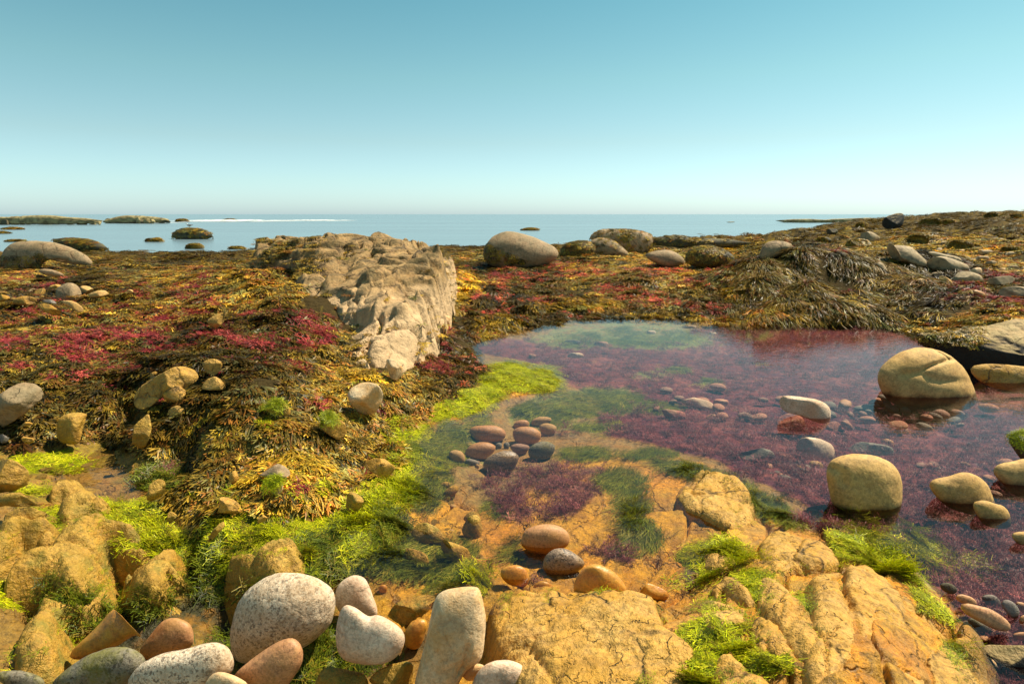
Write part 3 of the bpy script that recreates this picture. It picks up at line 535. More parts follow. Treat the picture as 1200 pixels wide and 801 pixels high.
# ---- fractured slabs: a height sheet over a traced outline, cracked into blocks, with walls down into the ground
def inside_dist(x, y, P):
    dm = np.full(x.shape, 1e9); ins = np.zeros(x.shape, bool); Q = np.roll(P, -1, 0)
    for (x0, y0), (x1, y1) in zip(P, Q):
        t_ = np.clip(((x-x0)*(x1-x0)+(y-y0)*(y1-y0))/((x1-x0)**2+(y1-y0)**2+1e-12), 0, 1)
        dm = np.minimum(dm, np.hypot(x-x0-t_*(x1-x0), y-y0-t_*(y1-y0)))
        if y0 != y1: ins ^= ((y0 > y) != (y1 > y)) & (x < (x1-x0)*(y-y0)/(y1-y0)+x0)
    return np.where(ins, dm, -dm)
def slab(name, label, poly, mat, h=.03, crown=.05, ctrl=None, step=.012, wall=.03, cell=(2.2, 4.5), ang=-1.05, crack=.03, tilt=.03, rough=.012, seed=0, outz=None, group=None, drop=.14, cat='rock slab', edge=.08, lift=0, terrace=0):
    p = smooth_poly(poly, 1)
    if outz is None: W = np.array([hit(u, v, h) for u, v in p])
    else: W = np.array([on(u, v, z) for (u, v, z) in outz])
    P = W[:, :2]
    if ctrl is not None:
        Cc = np.array([on(*q) for q in ctrl]); Cc = np.vstack([Cc, W]) if outz is not None else Cc
        Dm = np.linalg.norm(Cc[:, None, :2]-Cc[None, :, :2], axis=-1); Aw = np.zeros((len(Cc)+1,)*2); Aw[:-1, :-1] = Dm-np.eye(len(Cc))*.05; Aw[-1, :-1] = 1; Aw[:-1, -1] = 1
        Wt = np.linalg.solve(Aw, np.append(Cc[:, 2], 0))
        def zf(x, y): return np.sqrt((x[:, None]-Cc[None, :, 0])**2+(y[:, None]-Cc[None, :, 1])**2)@Wt[:-1]+Wt[-1]
    else:
        M_ = np.c_[P, np.ones(len(P))]; sol = np.linalg.lstsq(M_, W[:, 2], rcond=None)[0]
        def zf(x, y): return sol[0]*x+sol[1]*y+sol[2]
    lo = P.min(0)-.13; hi = P.max(0)+.13; nx = max(6, int((hi[0]-lo[0])/step)); ny = max(6, int((hi[1]-lo[1])/step))
    X, Y = np.meshgrid(np.linspace(lo[0], hi[0], nx), np.linspace(lo[1], hi[1], ny)); x, y = X.ravel(), Y.ravel()
    wob = fbm(p3(x, y, seed, 3), 2, 61)*.03
    d = inside_dist(x, y, P)+wob*min(1, edge*8)
    z = zf(x, y)+crown*(1-np.exp(-np.maximum(d, 0)/edge))
    if terrace:
        off = fbm(p3(x, y, seed+4, 1.1), 2, 72)*1.6; q_ = z/terrace+off; fl_ = np.floor(q_); fr_ = q_-fl_
        zt = (fl_+sst(.62, .98, fr_)+.22*np.minimum(fr_, .62)-off-.07)*terrace; z = z*.42+zt*.58
    ca, sa = math.cos(ang), math.sin(ang); Xr = x*ca-y*sa; Yr = x*sa+y*ca
    wx = fbm(p3(x, y, seed+1, 2.5), 3, 63)*.35; wy = fbm(p3(x, y, seed+2, 2.5), 3, 64)*.35
    F1, F2, cid, dx, dy = worley(Xr*cell[0]+wx+seed, Yr*cell[1]+wy, 70+seed)
    gate = sst(-.25, .15, fbm(p3(x, y, seed+9, 2.2), 2, 66))
    ck0 = np.exp(-((F2-F1)/.06)**2)*gate; z = z-crack*ck0+tilt*(1-np.exp(-((F2-F1)/.13)**2))*((cid-.5)+(dx*(cid*7 % 1-.5)+dy*(cid*13 % 1-.5))*1.6)
    F1, F2, cid, dx, dy = worley(Xr*cell[0]*3+wx*2.5+seed, Yr*cell[1]*2.6+wy*2.5, 80+seed)
    ck1 = np.exp(-((F2-F1)/.08)**2)*(vnoise(p3(x, y, seed, 3.3), 67) > .0); z = z-crack*.35*ck1+tilt*.25*(1-np.exp(-((F2-F1)/.15)**2))*(cid-.5)
    bl = 1-np.abs(fbm(p3(x+wx*.1, y+wy*.1, seed, 3.5), 4, 68, .6))*2.2
    z = z+bl*rough*1.6-np.maximum(np.abs(fbm(p3(x, y, seed, 14), 3, 69, .6))*-1+.10, 0)*rough*5*sst(.4, -.1, fbm(p3(x, y, seed+5, 3), 2, 70))+fbm(p3(x, y, seed, 40), 3, 71, .7)*rough*.7
    z = z-np.maximum(-d, 0)*drop/.05-wall*np.exp(-np.maximum(d, 0)/.018)
    crk_ = np.maximum(ck0, ck1); keep = d > -.13
    q = (np.arange(ny-1)[:, None]*nx+np.arange(nx-1)[None]).ravel(); Fq = np.stack([q, q+1, q+nx+1, q+nx], 1)
    Fq = Fq[keep[Fq].all(1)]; us, inv = np.unique(Fq, return_inverse=True); V = np.stack([x, y, z], 1)[us]
    c0 = np.array([P[:, 0].mean(), P[:, 1].mean(), W[:, 2].min()]); o = mesh_obj(name, V-c0, inv.reshape(Fq.shape), mat); o.location = c0
    tag(o, label, cat, group); SLABS.append((o, V, crk_[us], (d > .0)[us]))
    dep = (W-CAM)@FW; ROCKS.append((np.stack(project(W)[:2], 1), dep.min()-.25, dep.max()+.1))
    return o

# ================= the big outcrop and the bedrock slabs
OUTLINE = [(400, 432, .25), (470, 440, .16), (494, 425, .12), (505, 395, .2), (515, 370, .3), (526, 340, .42), (532, 310, .62), (527, 292, .86), (500, 283, 1.12), (452, 272, 1.22),
           (430, 275, 1.21), (380, 275, 1.2), (345, 272, 1.2), (318, 277, 1.15), (300, 284, 1.06), (300, 298, .92), (330, 312, .8), (352, 322, .72), (345, 345, .6), (342, 362, .52), (385, 372, .45), (398, 388, .38), (394, 412, .3)]
slab('rock_outcrop', 'tall cracked brown bedrock outcrop rising from seaweed left of the pool, sea behind it', [(a, b) for a, b, _ in OUTLINE], M_OUT, ctrl=[
    (440, 415, .36), (470, 418, .33), (408, 402, .40), (450, 395, .44), (492, 395, .42), (490, 412, .3), (420, 382, .44), (495, 380, .50), (500, 372, .50), (460, 380, .47), (420, 374, .50), (460, 368, .52), (512, 350, .60), (517, 335, .76), (521, 318, .92), (521, 300, 1.06), (514, 288, 1.12),
    (470, 358, .57), (500, 360, .56), (440, 355, .66), (470, 345, .76), (510, 338, .76), (450, 335, .80), (490, 330, .84), (360, 355, .58), (365, 340, .67), (385, 325, .80), (430, 325, .84), (400, 350, .62), (415, 345, .69),
    (410, 318, .84), (420, 305, .93), (460, 320, .88), (500, 322, .89), (460, 300, 1.0), (500, 300, 1.03), (395, 310, .87), (380, 300, .98), (385, 285, 1.12), (440, 285, 1.11), (470, 285, 1.12), (350, 300, .96), (320, 295, 1.0), (330, 285, 1.08), (350, 283, 1.13)],
    outz=OUTLINE, crown=.02, step=.0125, wall=.05, cell=(1.25, 1.9), ang=-.55, terrace=.17, crack=.12, tilt=.12, rough=.006, seed=3, drop=.22, edge=.1, cat='rock outcrop')
Zf = lambda *a: Z(*a)
slab('bedrock_slab', 'broad golden cracked slab at the bottom middle beside the cream upright stone', [(575, 688), (600, 680), (640, 692), (683, 689), (712, 692), (735, 700), (762, 711), (790, 726), (815, 747), (822, 762), (818, 790), (812, 850), (620, 850), (595, 800), (572, 745)],
    M_BED, h=.035, crown=.035, step=.0065, wall=.03, cell=(1.6, 2.4), ang=.5, crack=.03, tilt=.03, rough=.010, seed=1, edge=.12)
slab('bedrock_slab', 'long pale orange slab with parallel seams running to the bottom right corner', [(948, 676), (1000, 667), (1050, 672), (1085, 705), (1118, 750), (1150, 801), (1170, 850), (975, 850), (950, 790), (955, 750), (952, 715)],
    M_BED, h=.02, crown=.018, step=.0065, wall=.025, cell=(.8, 4.2), ang=-1.02, crack=.05, tilt=.045, rough=.010, seed=2, edge=.10)
slab('bedrock_slab', 'narrow tilted pink block between mossy cracks left of the long slab', [(884, 668), (912, 671), (926, 698), (942, 699), (955, 718), (966, 748), (969, 769), (935, 768), (905, 735), (888, 700)],
    M_BED, h=.025, crown=.018, step=.006, wall=.03, cell=(1.6, 7.0), ang=-1.0, crack=.03, tilt=.03, rough=.009, seed=4, edge=.05)
slab('bedrock_slab', 'small humped block at the upper lip of the dark weedy hole', [(820, 647), (838, 642), (862, 650), (869, 661), (850, 664), (832, 673), (822, 662)], M_BED, h=.02, crown=.018, step=.006, cell=(3, 5), crack=.015, tilt=.012, rough=.008, seed=5, edge=.04)
slab('bedrock_slab', 'wedge shaped block below the dark weedy hole with a bright pale corner', [(844, 677), (866, 670), (876, 684), (888, 703), (874, 708), (850, 694), (838, 700), (826, 694)], M_BED, h=.02, crown=.018, step=.006, cell=(3, 5), crack=.015, tilt=.015, rough=.009, seed=6, edge=.04)
slab('bedrock_slab', 'flat orange block bordered by two green moss patches', [(830, 706), (862, 700), (882, 712), (874, 728), (852, 738), (838, 742), (816, 725), (812, 714)], M_BED, h=.018, crown=.012, step=.006, cell=(2.5, 4), crack=.015, tilt=.015, rough=.008, seed=7, edge=.05)
slab('bedrock_slab', 'pale sloping block at the bottom edge right of the broad golden slab', [(832, 759), (850, 760), (880, 775), (905, 795), (925, 820), (930, 850), (835, 850), (834, 790)], M_BED, h=.025, crown=.02, step=.006, cell=(1.8, 4), crack=.02, tilt=.02, rough=.009, seed=8, edge=.06)
slab('bedrock_slab', 'squarish cracked block with two dark seams left of the narrow pink block', [(884, 714), (905, 722), (925, 745), (938, 770), (915, 768), (890, 765), (878, 740)], M_BED, h=.018, crown=.012, step=.006, cell=(3, 6), crack=.02, tilt=.015, rough=.008, seed=9, edge=.04)
slab('bedrock_slab', 'smooth tan slab just below the shallow green algae at the right', [(885, 640), (905, 618), (950, 628), (975, 640), (990, 660), (960, 664), (920, 664), (905, 668)], M_BED, h=.03, crown=.02, step=.008, cell=(1.6, 5), ang=-1.1, crack=.015, tilt=.02, rough=.008, seed=10, edge=.05)
slab('bedrock_slab', 'low ridged slab of pale fractured rock breaking the water at mid right', [(795, 560), (830, 549), (862, 556), (885, 585), (880, 610), (850, 612), (810, 600), (790, 580)], M_BED, h=.035, crown=.012, step=.008, cell=(2.5, 6), ang=-1.2, crack=.02, tilt=.02, rough=.010, seed=12, edge=.08)
LS = [
 ('largest slanting slab of the left shore, golden and steep on its lower side', Z(0, 600, 3.987, [(20, 290), (50, 250), (110, 210), (200, 130), (300, 60), (400, 50), (460, 35), (600, 35), (632, 50), (600, 80), (540, 110), (480, 190), (430, 260), (400, 270), (350, 300), (150, 330), (40, 310)]), .06, .05, 21),
 ('long slab at the left edge directly above the largest slanting slab', Z(0, 520, 5.72, [(-60, 600), (40, 560), (180, 520), (280, 515), (355, 525), (250, 590), (100, 650), (20, 740), (-60, 770)]), .05, .035, 22),
 ('thin rib of rock between two left slabs, green moss round it', Z(0, 520, 5.72, [(160, 685), (230, 620), (330, 575), (345, 590), (270, 650), (180, 700)]), .03, .02, 23),
 ('rough yellow slab low on the left edge above the black gap', Z(0, 600, 3.987, [(60, 560), (180, 490), (300, 430), (370, 370), (385, 395), (300, 520), (250, 640), (190, 670), (90, 640)]), .05, .035, 24),
 ('short yellow rib beside the green slope, below the angular cracked rock', Z(0, 600, 3.987, [(375, 445), (430, 360), (500, 310), (525, 360), (440, 430)]), .04, .025, 25),
 ('jagged golden rock with a bright pointed top above the dark wet algae', Z(0, 600, 3.987, [(590, 365), (600, 300), (680, 230), (750, 190), (790, 170), (825, 195), (780, 260), (825, 275), (760, 310), (680, 350), (620, 375)]), .06, .035, 26),
 ('small square edged rock right of the largest slanting slab', Z(0, 600, 3.987, [(525, 235), (530, 150), (570, 140), (660, 160), (680, 190), (620, 250), (545, 250)]), .05, .03, 27),
 ('rugged golden rock directly above the big speckled granite boulder', Z(180, 520, 5.72, [(510, 800), (600, 760), (700, 690), (780, 668), (920, 655), (950, 700), (940, 780), (840, 840), (640, 850)]), .07, .045, 28),
 ('low dark veined rock standing in the left puddle', Z(0, 520, 5.72, [(400, 420), (460, 340), (560, 325), (680, 350), (705, 385), (660, 415), (500, 440), (430, 455)]), .04, .03, 29),
 ('flat pale slab beside the left puddle, above the dark veined rock', Z(0, 520, 5.72, [(310, 300), (420, 250), (500, 240), (570, 265), (560, 300), (440, 330)]), .03, .02, 30),
]
for lb, pl_, h_, cr_, sd_ in LS:
    slab('shore_slab', lb, pl_, M_GOLD, h=h_+.035, crown=cr_+.01, step=.0085, wall=.02, cell=(2.2, 5.5), ang=-.45, crack=.03, tilt=.03, rough=.017, seed=sd_, edge=.05)

# ================= traced stones, front to back
R = rock
A0 = lambda pts: Z(300, 600, 3.987, pts)
A1 = lambda pts: Z(60, 660, 5.68, pts)
A2 = lambda pts: Z(250, 660, 5.68, pts)
A3 = lambda pts: Z(440, 660, 5.68, pts)
A4 = lambda pts: Z(600, 600, 3.987, pts)
def cob(label, poly, mat, **k): return R('beach_cobble', label, poly, mat, cat='cobble', **k)
R('granite_boulder', 'large rounded speckled granite boulder at the bottom left centre', A2([(105, 480), (120, 400), (150, 310), (190, 220), (260, 140), (350, 85), (450, 62), (560, 65), (660, 85), (740, 125), (795, 180), (812, 260), (800, 340), (780, 410), (700, 490), (600, 560), (400, 640), (200, 670), (130, 620)]), M_GRAN, zb=-.16, T=.85, boxy=2.2, amp=.026, cat='boulder')
cob('smooth pink tan cobble leaning on the speckled granite boulder', A2([(120, 745), (300, 600), (420, 520), (520, 488), (575, 520), (598, 590), (590, 670), (540, 750), (480, 830), (350, 880), (250, 860), (150, 810)]), M_PINK, zb=-.1, T=.7, amp=.015, behind=-.04)
cob('pale heart shaped pink and cream cobble at the bottom', A0([(378, 640), (372, 560), (386, 480), (414, 425), (460, 438), (500, 470), (530, 490), (565, 475), (620, 500), (680, 540), (699, 585), (682, 640), (640, 690), (570, 715), (480, 708), (405, 690)]), M_WHITE, zb=-.07, T=.72, boxy=2.9, amp=.015, behind=-.02)
cob('pale cream stone tucked behind the heart shaped cobble', A0([(368, 380), (388, 330), (430, 298), (470, 290), (510, 305), (530, 345), (550, 400), (570, 460), (560, 500), (480, 510), (400, 480), (370, 430)]), M_WHITE, zb=-.12, T=.7, amp=.02)
cob('tall cream block shaped stone lying on end with a chipped orange side', A0([(735, 850), (745, 770), (775, 670), (795, 600), (815, 500), (832, 415), (865, 370), (940, 352), (1030, 346), (1050, 370), (1060, 430), (1074, 490), (1070, 560), (1062, 640), (1045, 700), (985, 730), (950, 790), (920, 860), (850, 900)]), M_CREAM, zb=-.1, T=.75, boxy=3.6, amp=.018,
    grooves=[(A0([(815, 640), (850, 690), (890, 690), (950, 650)]), 2.2, 3.5), (A0([(1000, 560), (985, 640), (955, 690)]), 3.0, 7.0), (A0([(860, 600), (880, 630), (900, 620)]), 2.5, 2.0)])
cob('rounded white stone at the bottom edge right of the cream block', A3([(645, 790), (680, 710), (760, 650), (850, 635), (940, 650), (1000, 690), (1022, 750), (1020, 850), (900, 900), (700, 900), (640, 860)]), M_WHITE, zb=-.06, T=.8, boxy=2.6, amp=.02)
cob('small tan wedge between the cream block and the white stone', A3([(560, 715), (600, 680), (680, 660), (735, 680), (700, 740), (640, 790), (580, 760)]), M_CREAM, zb=-.1, T=.7)
cob('orange brown wedge shaped stone lying slanted in the left corner', A1([(108, 620), (150, 560), (240, 480), (330, 390), (400, 310), (470, 282), (560, 288), (610, 322), (700, 328), (732, 355), (700, 405), (600, 455), (500, 505), (440, 550), (300, 610), (180, 645)]), M_ORNG, zb=-.08, T=.6, boxy=2.8, amp=.02, facet=2)
cob('purplish brown stone with a green underside behind the mossy cobbles', A1([(590, 560), (680, 450), (740, 380), (800, 358), (870, 365), (930, 400), (952, 470), (945, 545), (860, 600), (740, 630), (640, 650), (585, 600)]), M_PINK, zb=-.12, T=.7, amp=.02)
cob('grey green mossy granite cobble at the bottom left edge', A1([(0, 790), (80, 722), (200, 632), (330, 570), (430, 548), (520, 555), (590, 590), (637, 640), (620, 720), (500, 810), (400, 880), (200, 910), (0, 880)]), M_GREY, zb=-.1, T=.75, amp=.018)
cob('big pale speckled cobble cut by the bottom edge, second from the left corner', A1([(490, 810), (560, 700), (640, 640), (760, 590), (900, 570), (1000, 535), (1080, 522), (1140, 530), (1190, 570), (1217, 640), (1212, 720), (1100, 810), (900, 900), (600, 900)]), M_GRAN, zb=-.08, T=.75, amp=.015, behind=-.03)
cob('white and orange stone at the bottom edge under the pink tan cobble', A2([(-60, 800), (0, 716), (80, 722), (180, 760), (245, 805), (200, 890), (0, 890), (-80, 860)]), M_CREAM, zb=-.04, T=.7, behind=-.05)
cob('dark grey stone in the very bottom left corner', Z(0, 600, 3.987, [(-40, 760), (0, 742), (100, 737), (180, 757), (222, 800), (150, 870), (0, 880), (-40, 830)]), M_GREY, zb=-.1, T=.7)
cob('mottled red and yellow stone between the heart cobble and the cream block', A0([(688, 570), (720, 510), (780, 488), (806, 520), (785, 590), (760, 645), (700, 635)]), M_ORNG, zb=-.14, T=.8, amp=.04)
cob('wet yellow brown rock in shade below the heart shaped cobble', A0([(268, 800), (320, 690), (400, 735), (500, 735), (532, 800), (500, 870), (280, 870)]), M_GOLD, zb=-.16, T=.6, amp=.05, facet=3)
cob('wet pale topped rock at the bottom edge left of the cream block', A0([(512, 800), (560, 740), (640, 708), (722, 690), (745, 745), (735, 870), (530, 870)]), M_GOLD, zb=-.16, T=.6, amp=.05, facet=3)
cob('tiny round orange pebble in the green algae above the heart cobble', A0([(570, 356), (580, 340), (597, 335), (613, 345), (613, 365), (597, 376), (578, 370)]), M_ORNG, n=10)
# shallow golden water
cob('glossy tan oval pebble in golden shallow water', A4([(40, 140), (55, 85), (110, 58), (180, 52), (240, 70), (272, 110), (265, 155), (220, 180), (160, 197), (90, 185), (50, 165)]), M_PINK, zb=-.06, T=.8, amp=.012)
cob('dark speckled granite pebble below the glossy tan pebble', A4([(142, 265), (150, 210), (190, 172), (240, 163), (300, 190), (347, 237), (320, 270), (260, 303), (200, 303), (155, 290)]), M_DGRAN, zb=-.06, T=.8, amp=.02)
cob('large wet orange stone partly behind the broad golden slab', A4([(285, 355), (300, 300), (350, 245), (410, 240), (470, 270), (520, 320), (540, 380), (480, 410), (380, 410), (300, 400)]), M_ORNG, zb=-.04, T=.6, amp=.02, facet=1)
cob('angular rusty red stone at the right end of the golden slab', A4([(533, 328), (600, 322), (680, 343), (738, 375), (733, 402), (690, 422), (640, 402), (600, 374), (543, 378)]), M_ORNG, zb=-.02, T=.5, amp=.03, facet=3)
cob('dull orange stone left of the speckled pebble, half under the slab', A4([(-45, 255), (20, 243), (70, 260), (86, 320), (60, 355), (-20, 340), (-60, 290)]), M_ORNG, zb=-.05, T=.6, amp=.02)
cob('small bright orange stone below the dark speckled pebble', A4([(93, 345), (130, 315), (180, 328), (192, 360), (110, 368)]), M_ORNG, zb=-.05, T=.6)
cob('grey brown pebble tucked under the rusty red stone', A4([(545, 378), (570, 372), (605, 385), (607, 402), (560, 400)]), M_UGREY, zb=-.03, n=10)
# pebble group under water, middle
C = lambda pts: Z(500, 470, 5.72, pts)
for lb, pl_, m_, z_ in [
    ('longest flat salmon pebble at the top left of the sunken pebble group', [(275, 205), (310, 165), (400, 157), (480, 165), (540, 205), (525, 245), (420, 268), (320, 258)], M_PINK, -.12),
    ('round salmon pebble with a shaded left end in the sunken group', [(250, 345), (290, 290), (370, 268), (440, 280), (473, 310), (440, 350), (350, 388), (270, 375)], M_PINK, -.12),
    ('rounded rust brown pebble at the centre of the sunken group', [(568, 215), (600, 175), (680, 165), (750, 190), (778, 230), (740, 268), (670, 287), (600, 268)], M_PINK, -.12),
    ('grey green speckled pebble at the lower right of the sunken group', [(675, 325), (720, 280), (790, 263), (850, 280), (870, 315), (830, 367), (760, 393), (690, 372)], M_GREY, -.12),
    ('small pale pebble beside the grey green one in the sunken group', [(548, 303), (600, 280), (680, 290), (695, 312), (640, 357), (580, 332)], M_UNDER, -.12),
    ('small cream pink pebble at the top of the sunken group', [(575, 155), (620, 122), (680, 125), (694, 160), (630, 175), (590, 172)], M_PINK, -.13),
    ('flat tan pebble at the top right of the sunken group', [(695, 132), (750, 100), (830, 105), (845, 130), (770, 155), (710, 155)], M_UTAN, -.13),
    ('tan oval pebble at the right end of the sunken group', [(745, 168), (790, 142), (860, 155), (880, 190), (820, 230), (770, 207)], M_UTAN, -.13),
    ('dark pebble overgrown with purple algae at the foot of the sunken group', [(372, 410), (420, 365), (520, 325), (600, 340), (627, 382), (560, 475), (440, 485), (385, 455)], M_DGRAN, -.13),
    ('thin pale green pebble at the left of the sunken group', [(250, 396), (290, 380), (367, 408), (330, 425), (270, 417)], M_UGREY, -.12),
    ('tiny grey pebble squeezed between the two salmon pebbles', [(452, 292), (490, 270), (512, 295), (480, 317)], M_UGREY, -.12),
    ('tiny dark pebble between the salmon and the rust brown pebbles', [(508, 290), (540, 265), (562, 295), (530, 322)], M_UGREY, -.12),
    ('knobbly yellow cobble under water left of the purple clump', [(98, 625), (150, 570), (200, 558), (227, 590), (160, 645), (110, 655)], M_GOLD, -.08),
    ('smaller yellow cobble touching the knobbly one from above', [(72, 572), (110, 535), (172, 545), (150, 577)], M_GOLD, -.08),
    ('pale orange flat cobble at the far left of the sunken group', [(138, 345), (190, 320), (250, 340), (262, 402), (170, 402)], M_UTAN, -.1),
    ('yellow dome shaped cobble at the lower edge of the orange shallows', [(238, 785), (290, 733), (350, 743), (367, 801), (320, 830), (250, 825)], M_GOLD, -.07),
    ('tiny brown pebble near the dark purple clump left side', [(322, 425), (340, 418), (358, 432), (340, 445)], M_UTAN, -.1)]:
    cob(lb, C(pl_), m_, zb=None, T=.75, amp=.02, sub=3)
D_ = lambda pts: Z(300, 600, 3.987, pts)
for lb, pl_ in [
    ('flat golden cobble under water, rounded square, top of the lower left shallows', [(715, 100), (760, 40), (830, 60), (890, 110), (870, 130), (790, 145), (730, 130)]),
    ('golden cobble under water at the right of the lower shallows', [(950, 80), (980, 20), (1040, 5), (1058, 60), (1050, 110), (1000, 115)]),
    ('long golden cobble under water with green hair over its left end', [(790, 160), (850, 125), (930, 140), (1010, 180), (1030, 230), (960, 235), (860, 200)]),
    ('pointed orange cobble under water left of the long golden one', [(655, 180), (720, 165), (790, 185), (820, 235), (760, 240), (680, 215)]),
    ('broad granular yellow rock under water left of the cream block', [(600, 480), (650, 420), (740, 380), (830, 330), (840, 380), (800, 480), (720, 500), (660, 530)])]:
    R('sunken_rock', lb, D_(pl_), M_GOLD, zb=None, T=.5, amp=.05, facet=2, cat='rock')
# pool boulders, right
E = lambda pts: Z(900, 400, 4.0, pts)
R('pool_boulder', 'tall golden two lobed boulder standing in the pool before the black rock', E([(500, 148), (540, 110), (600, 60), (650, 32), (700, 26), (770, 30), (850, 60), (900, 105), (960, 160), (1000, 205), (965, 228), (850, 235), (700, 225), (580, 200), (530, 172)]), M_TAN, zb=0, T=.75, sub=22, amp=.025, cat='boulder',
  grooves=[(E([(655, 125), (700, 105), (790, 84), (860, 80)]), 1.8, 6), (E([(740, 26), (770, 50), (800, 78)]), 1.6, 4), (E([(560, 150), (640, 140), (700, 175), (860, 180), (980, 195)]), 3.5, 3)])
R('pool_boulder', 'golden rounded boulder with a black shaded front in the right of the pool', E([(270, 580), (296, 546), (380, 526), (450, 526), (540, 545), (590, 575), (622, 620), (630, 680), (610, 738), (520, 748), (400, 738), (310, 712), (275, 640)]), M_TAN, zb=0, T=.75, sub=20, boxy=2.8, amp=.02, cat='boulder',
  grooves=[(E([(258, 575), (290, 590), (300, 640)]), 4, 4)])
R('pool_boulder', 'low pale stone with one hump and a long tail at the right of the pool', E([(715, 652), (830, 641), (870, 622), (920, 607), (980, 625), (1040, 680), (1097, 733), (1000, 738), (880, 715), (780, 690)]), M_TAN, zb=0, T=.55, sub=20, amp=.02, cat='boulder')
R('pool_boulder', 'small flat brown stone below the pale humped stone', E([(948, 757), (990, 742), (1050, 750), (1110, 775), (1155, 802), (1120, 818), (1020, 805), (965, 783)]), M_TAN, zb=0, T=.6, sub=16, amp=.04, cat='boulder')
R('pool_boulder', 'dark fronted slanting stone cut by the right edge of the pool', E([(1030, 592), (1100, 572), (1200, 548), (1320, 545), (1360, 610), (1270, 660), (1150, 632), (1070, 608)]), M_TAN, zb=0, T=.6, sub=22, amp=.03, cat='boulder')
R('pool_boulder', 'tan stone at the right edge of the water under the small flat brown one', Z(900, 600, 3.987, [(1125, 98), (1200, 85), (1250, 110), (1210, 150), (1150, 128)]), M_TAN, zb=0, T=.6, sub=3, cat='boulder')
R('pool_boulder', 'weedy stone at the right edge of the pool with a bright green tuft', [(1178, 512), (1192, 506), (1215, 505), (1230, 530), (1215, 545), (1195, 535)], M_DARK, zb=0, T=.8, sub=4, cat='boulder')
R('black_rock', 'big dark rock at the right edge of the pool, pale along its top, shade coloured into its sides', [(1072, 402), (1090, 391), (1115, 388), (1150, 378), (1170, 371), (1200, 368), (1270, 372), (1330, 410), (1310, 470), (1240, 478), (1190, 470), (1150, 448), (1115, 425), (1085, 412)], M_SHADE_SIDE, zb=-.02, depth=(on(1200, 436, -.02)-CAM)@FW, T=.6, boxy=2.8, amp=.06, facet=2, cat='rock', sub=10)
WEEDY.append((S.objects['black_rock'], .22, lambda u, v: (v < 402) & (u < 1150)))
R('sunken_slab', 'orange brown ledge under the pool water below the big dark rock', Z(1040, 350, 6.675, [(620, 530), (800, 505), (1000, 515), (1150, 540), (1200, 640), (1100, 740), (900, 720), (720, 660)]), M_BED, zb=-.1, T=.35, amp=.03, cat='rock slab')
U = lambda pts: Z(900, 440, 6.16, pts)
for lb, pl_, m_, z_ in [
    ('white topped oval stone just breaking the purple pool', [(38, 180), (90, 140), (200, 150), (330, 165), (420, 200), (462, 250), (440, 295), (360, 295), (280, 255), (120, 240), (60, 215)], M_WHITE, -.01),
    ('bright red algae covered stone below the white topped one', [(30, 315), (80, 270), (160, 260), (240, 290), (282, 332), (240, 365), (100, 345)], M_RED, -.08),
    ('flat salmon stone right of the white topped one', [(450, 228), (500, 207), (600, 210), (624, 237), (580, 264), (470, 264)], M_PINK, -.06),
    ('pale pink round topped stone right of the flat salmon stone', [(608, 205), (680, 188), (750, 210), (802, 252), (740, 278), (640, 243)], M_UNDER, -.09),
    ('dull red oval stone between the red stone and the cream pink one', [(388, 350), (440, 315), (510, 335), (548, 372), (500, 395), (420, 375)], M_RED, -.09),
    ('large cream and pink oval stone under water beside the golden boulder', [(158, 495), (200, 455), (300, 445), (400, 460), (470, 500), (497, 552), (430, 605), (330, 605), (220, 565)], M_WHITE, -.06),
    ('long flat grey stone under water behind the golden boulder', [(498, 492), (600, 475), (720, 478), (850, 500), (945, 527), (830, 572), (650, 565), (560, 533)], M_UGREY, -.07),
    ('small orange pebble above the long flat grey stone', [(793, 465), (850, 448), (912, 475), (917, 502), (850, 498)], M_PINK, -.09),
    ('small yellowish stone at the left foot of the golden boulder', [(283, 625), (340, 607), (402, 627), (392, 658), (310, 655)], M_UTAN, -.08),
    ('tan stone under water left end of the drowned stone bed', [(818, 250), (880, 235), (960, 257), (1003, 298), (920, 290)], M_UNDER, -.09),
    ('pale flat stone under water above the tan one of the drowned bed', [(838, 218), (900, 197), (1000, 205), (1052, 232), (900, 238)], M_UGREY, -.1),
    ('salmon streaked stone under water right of the dull red ones', [(808, 368), (900, 350), (1000, 375), (1063, 412), (950, 410)], M_UNDER, -.1),
    ('cracked small stone between the salmon stone and the pink one', [(598, 250), (660, 240), (702, 265), (640, 280)], M_UNDER, -.08),
    ('orange pebble at the upper left of the tiny pebble row', [(73, 584), (130, 560), (187, 582), (150, 604)], M_RED, -.08),
    ('grey pebble in the tiny pebble row', [(158, 624), (200, 610), (232, 632), (190, 645)], M_UGREY, -.08),
    ('pale pebble at the lower end of the tiny pebble row', [(178, 656), (215, 640), (257, 662), (220, 676)], M_UTAN, -.08),
    ('faint long stone at the top of the drowned stone bed', [(798, 125), (860, 108), (932, 152), (860, 145)], M_UNDER, -.1),
    ('faint grey stone under water beside the two lobed boulder', [(868, 114), (920, 95), (962, 117), (920, 134)], M_UGREY, -.1),
    ('faint tan stone under water touching the two lobed boulder', [(958, 115), (1030, 98), (1102, 122), (1000, 136)], M_UNDER, -.1)]:
    R('sunken_stone', lb, U(pl_), m_, zb=None if z_ < -.02 else 0, T=.6, amp=.035, cat='stone', sub=8, facet=3)
K = lambda pts: Z(600, 400, 4.0, pts)
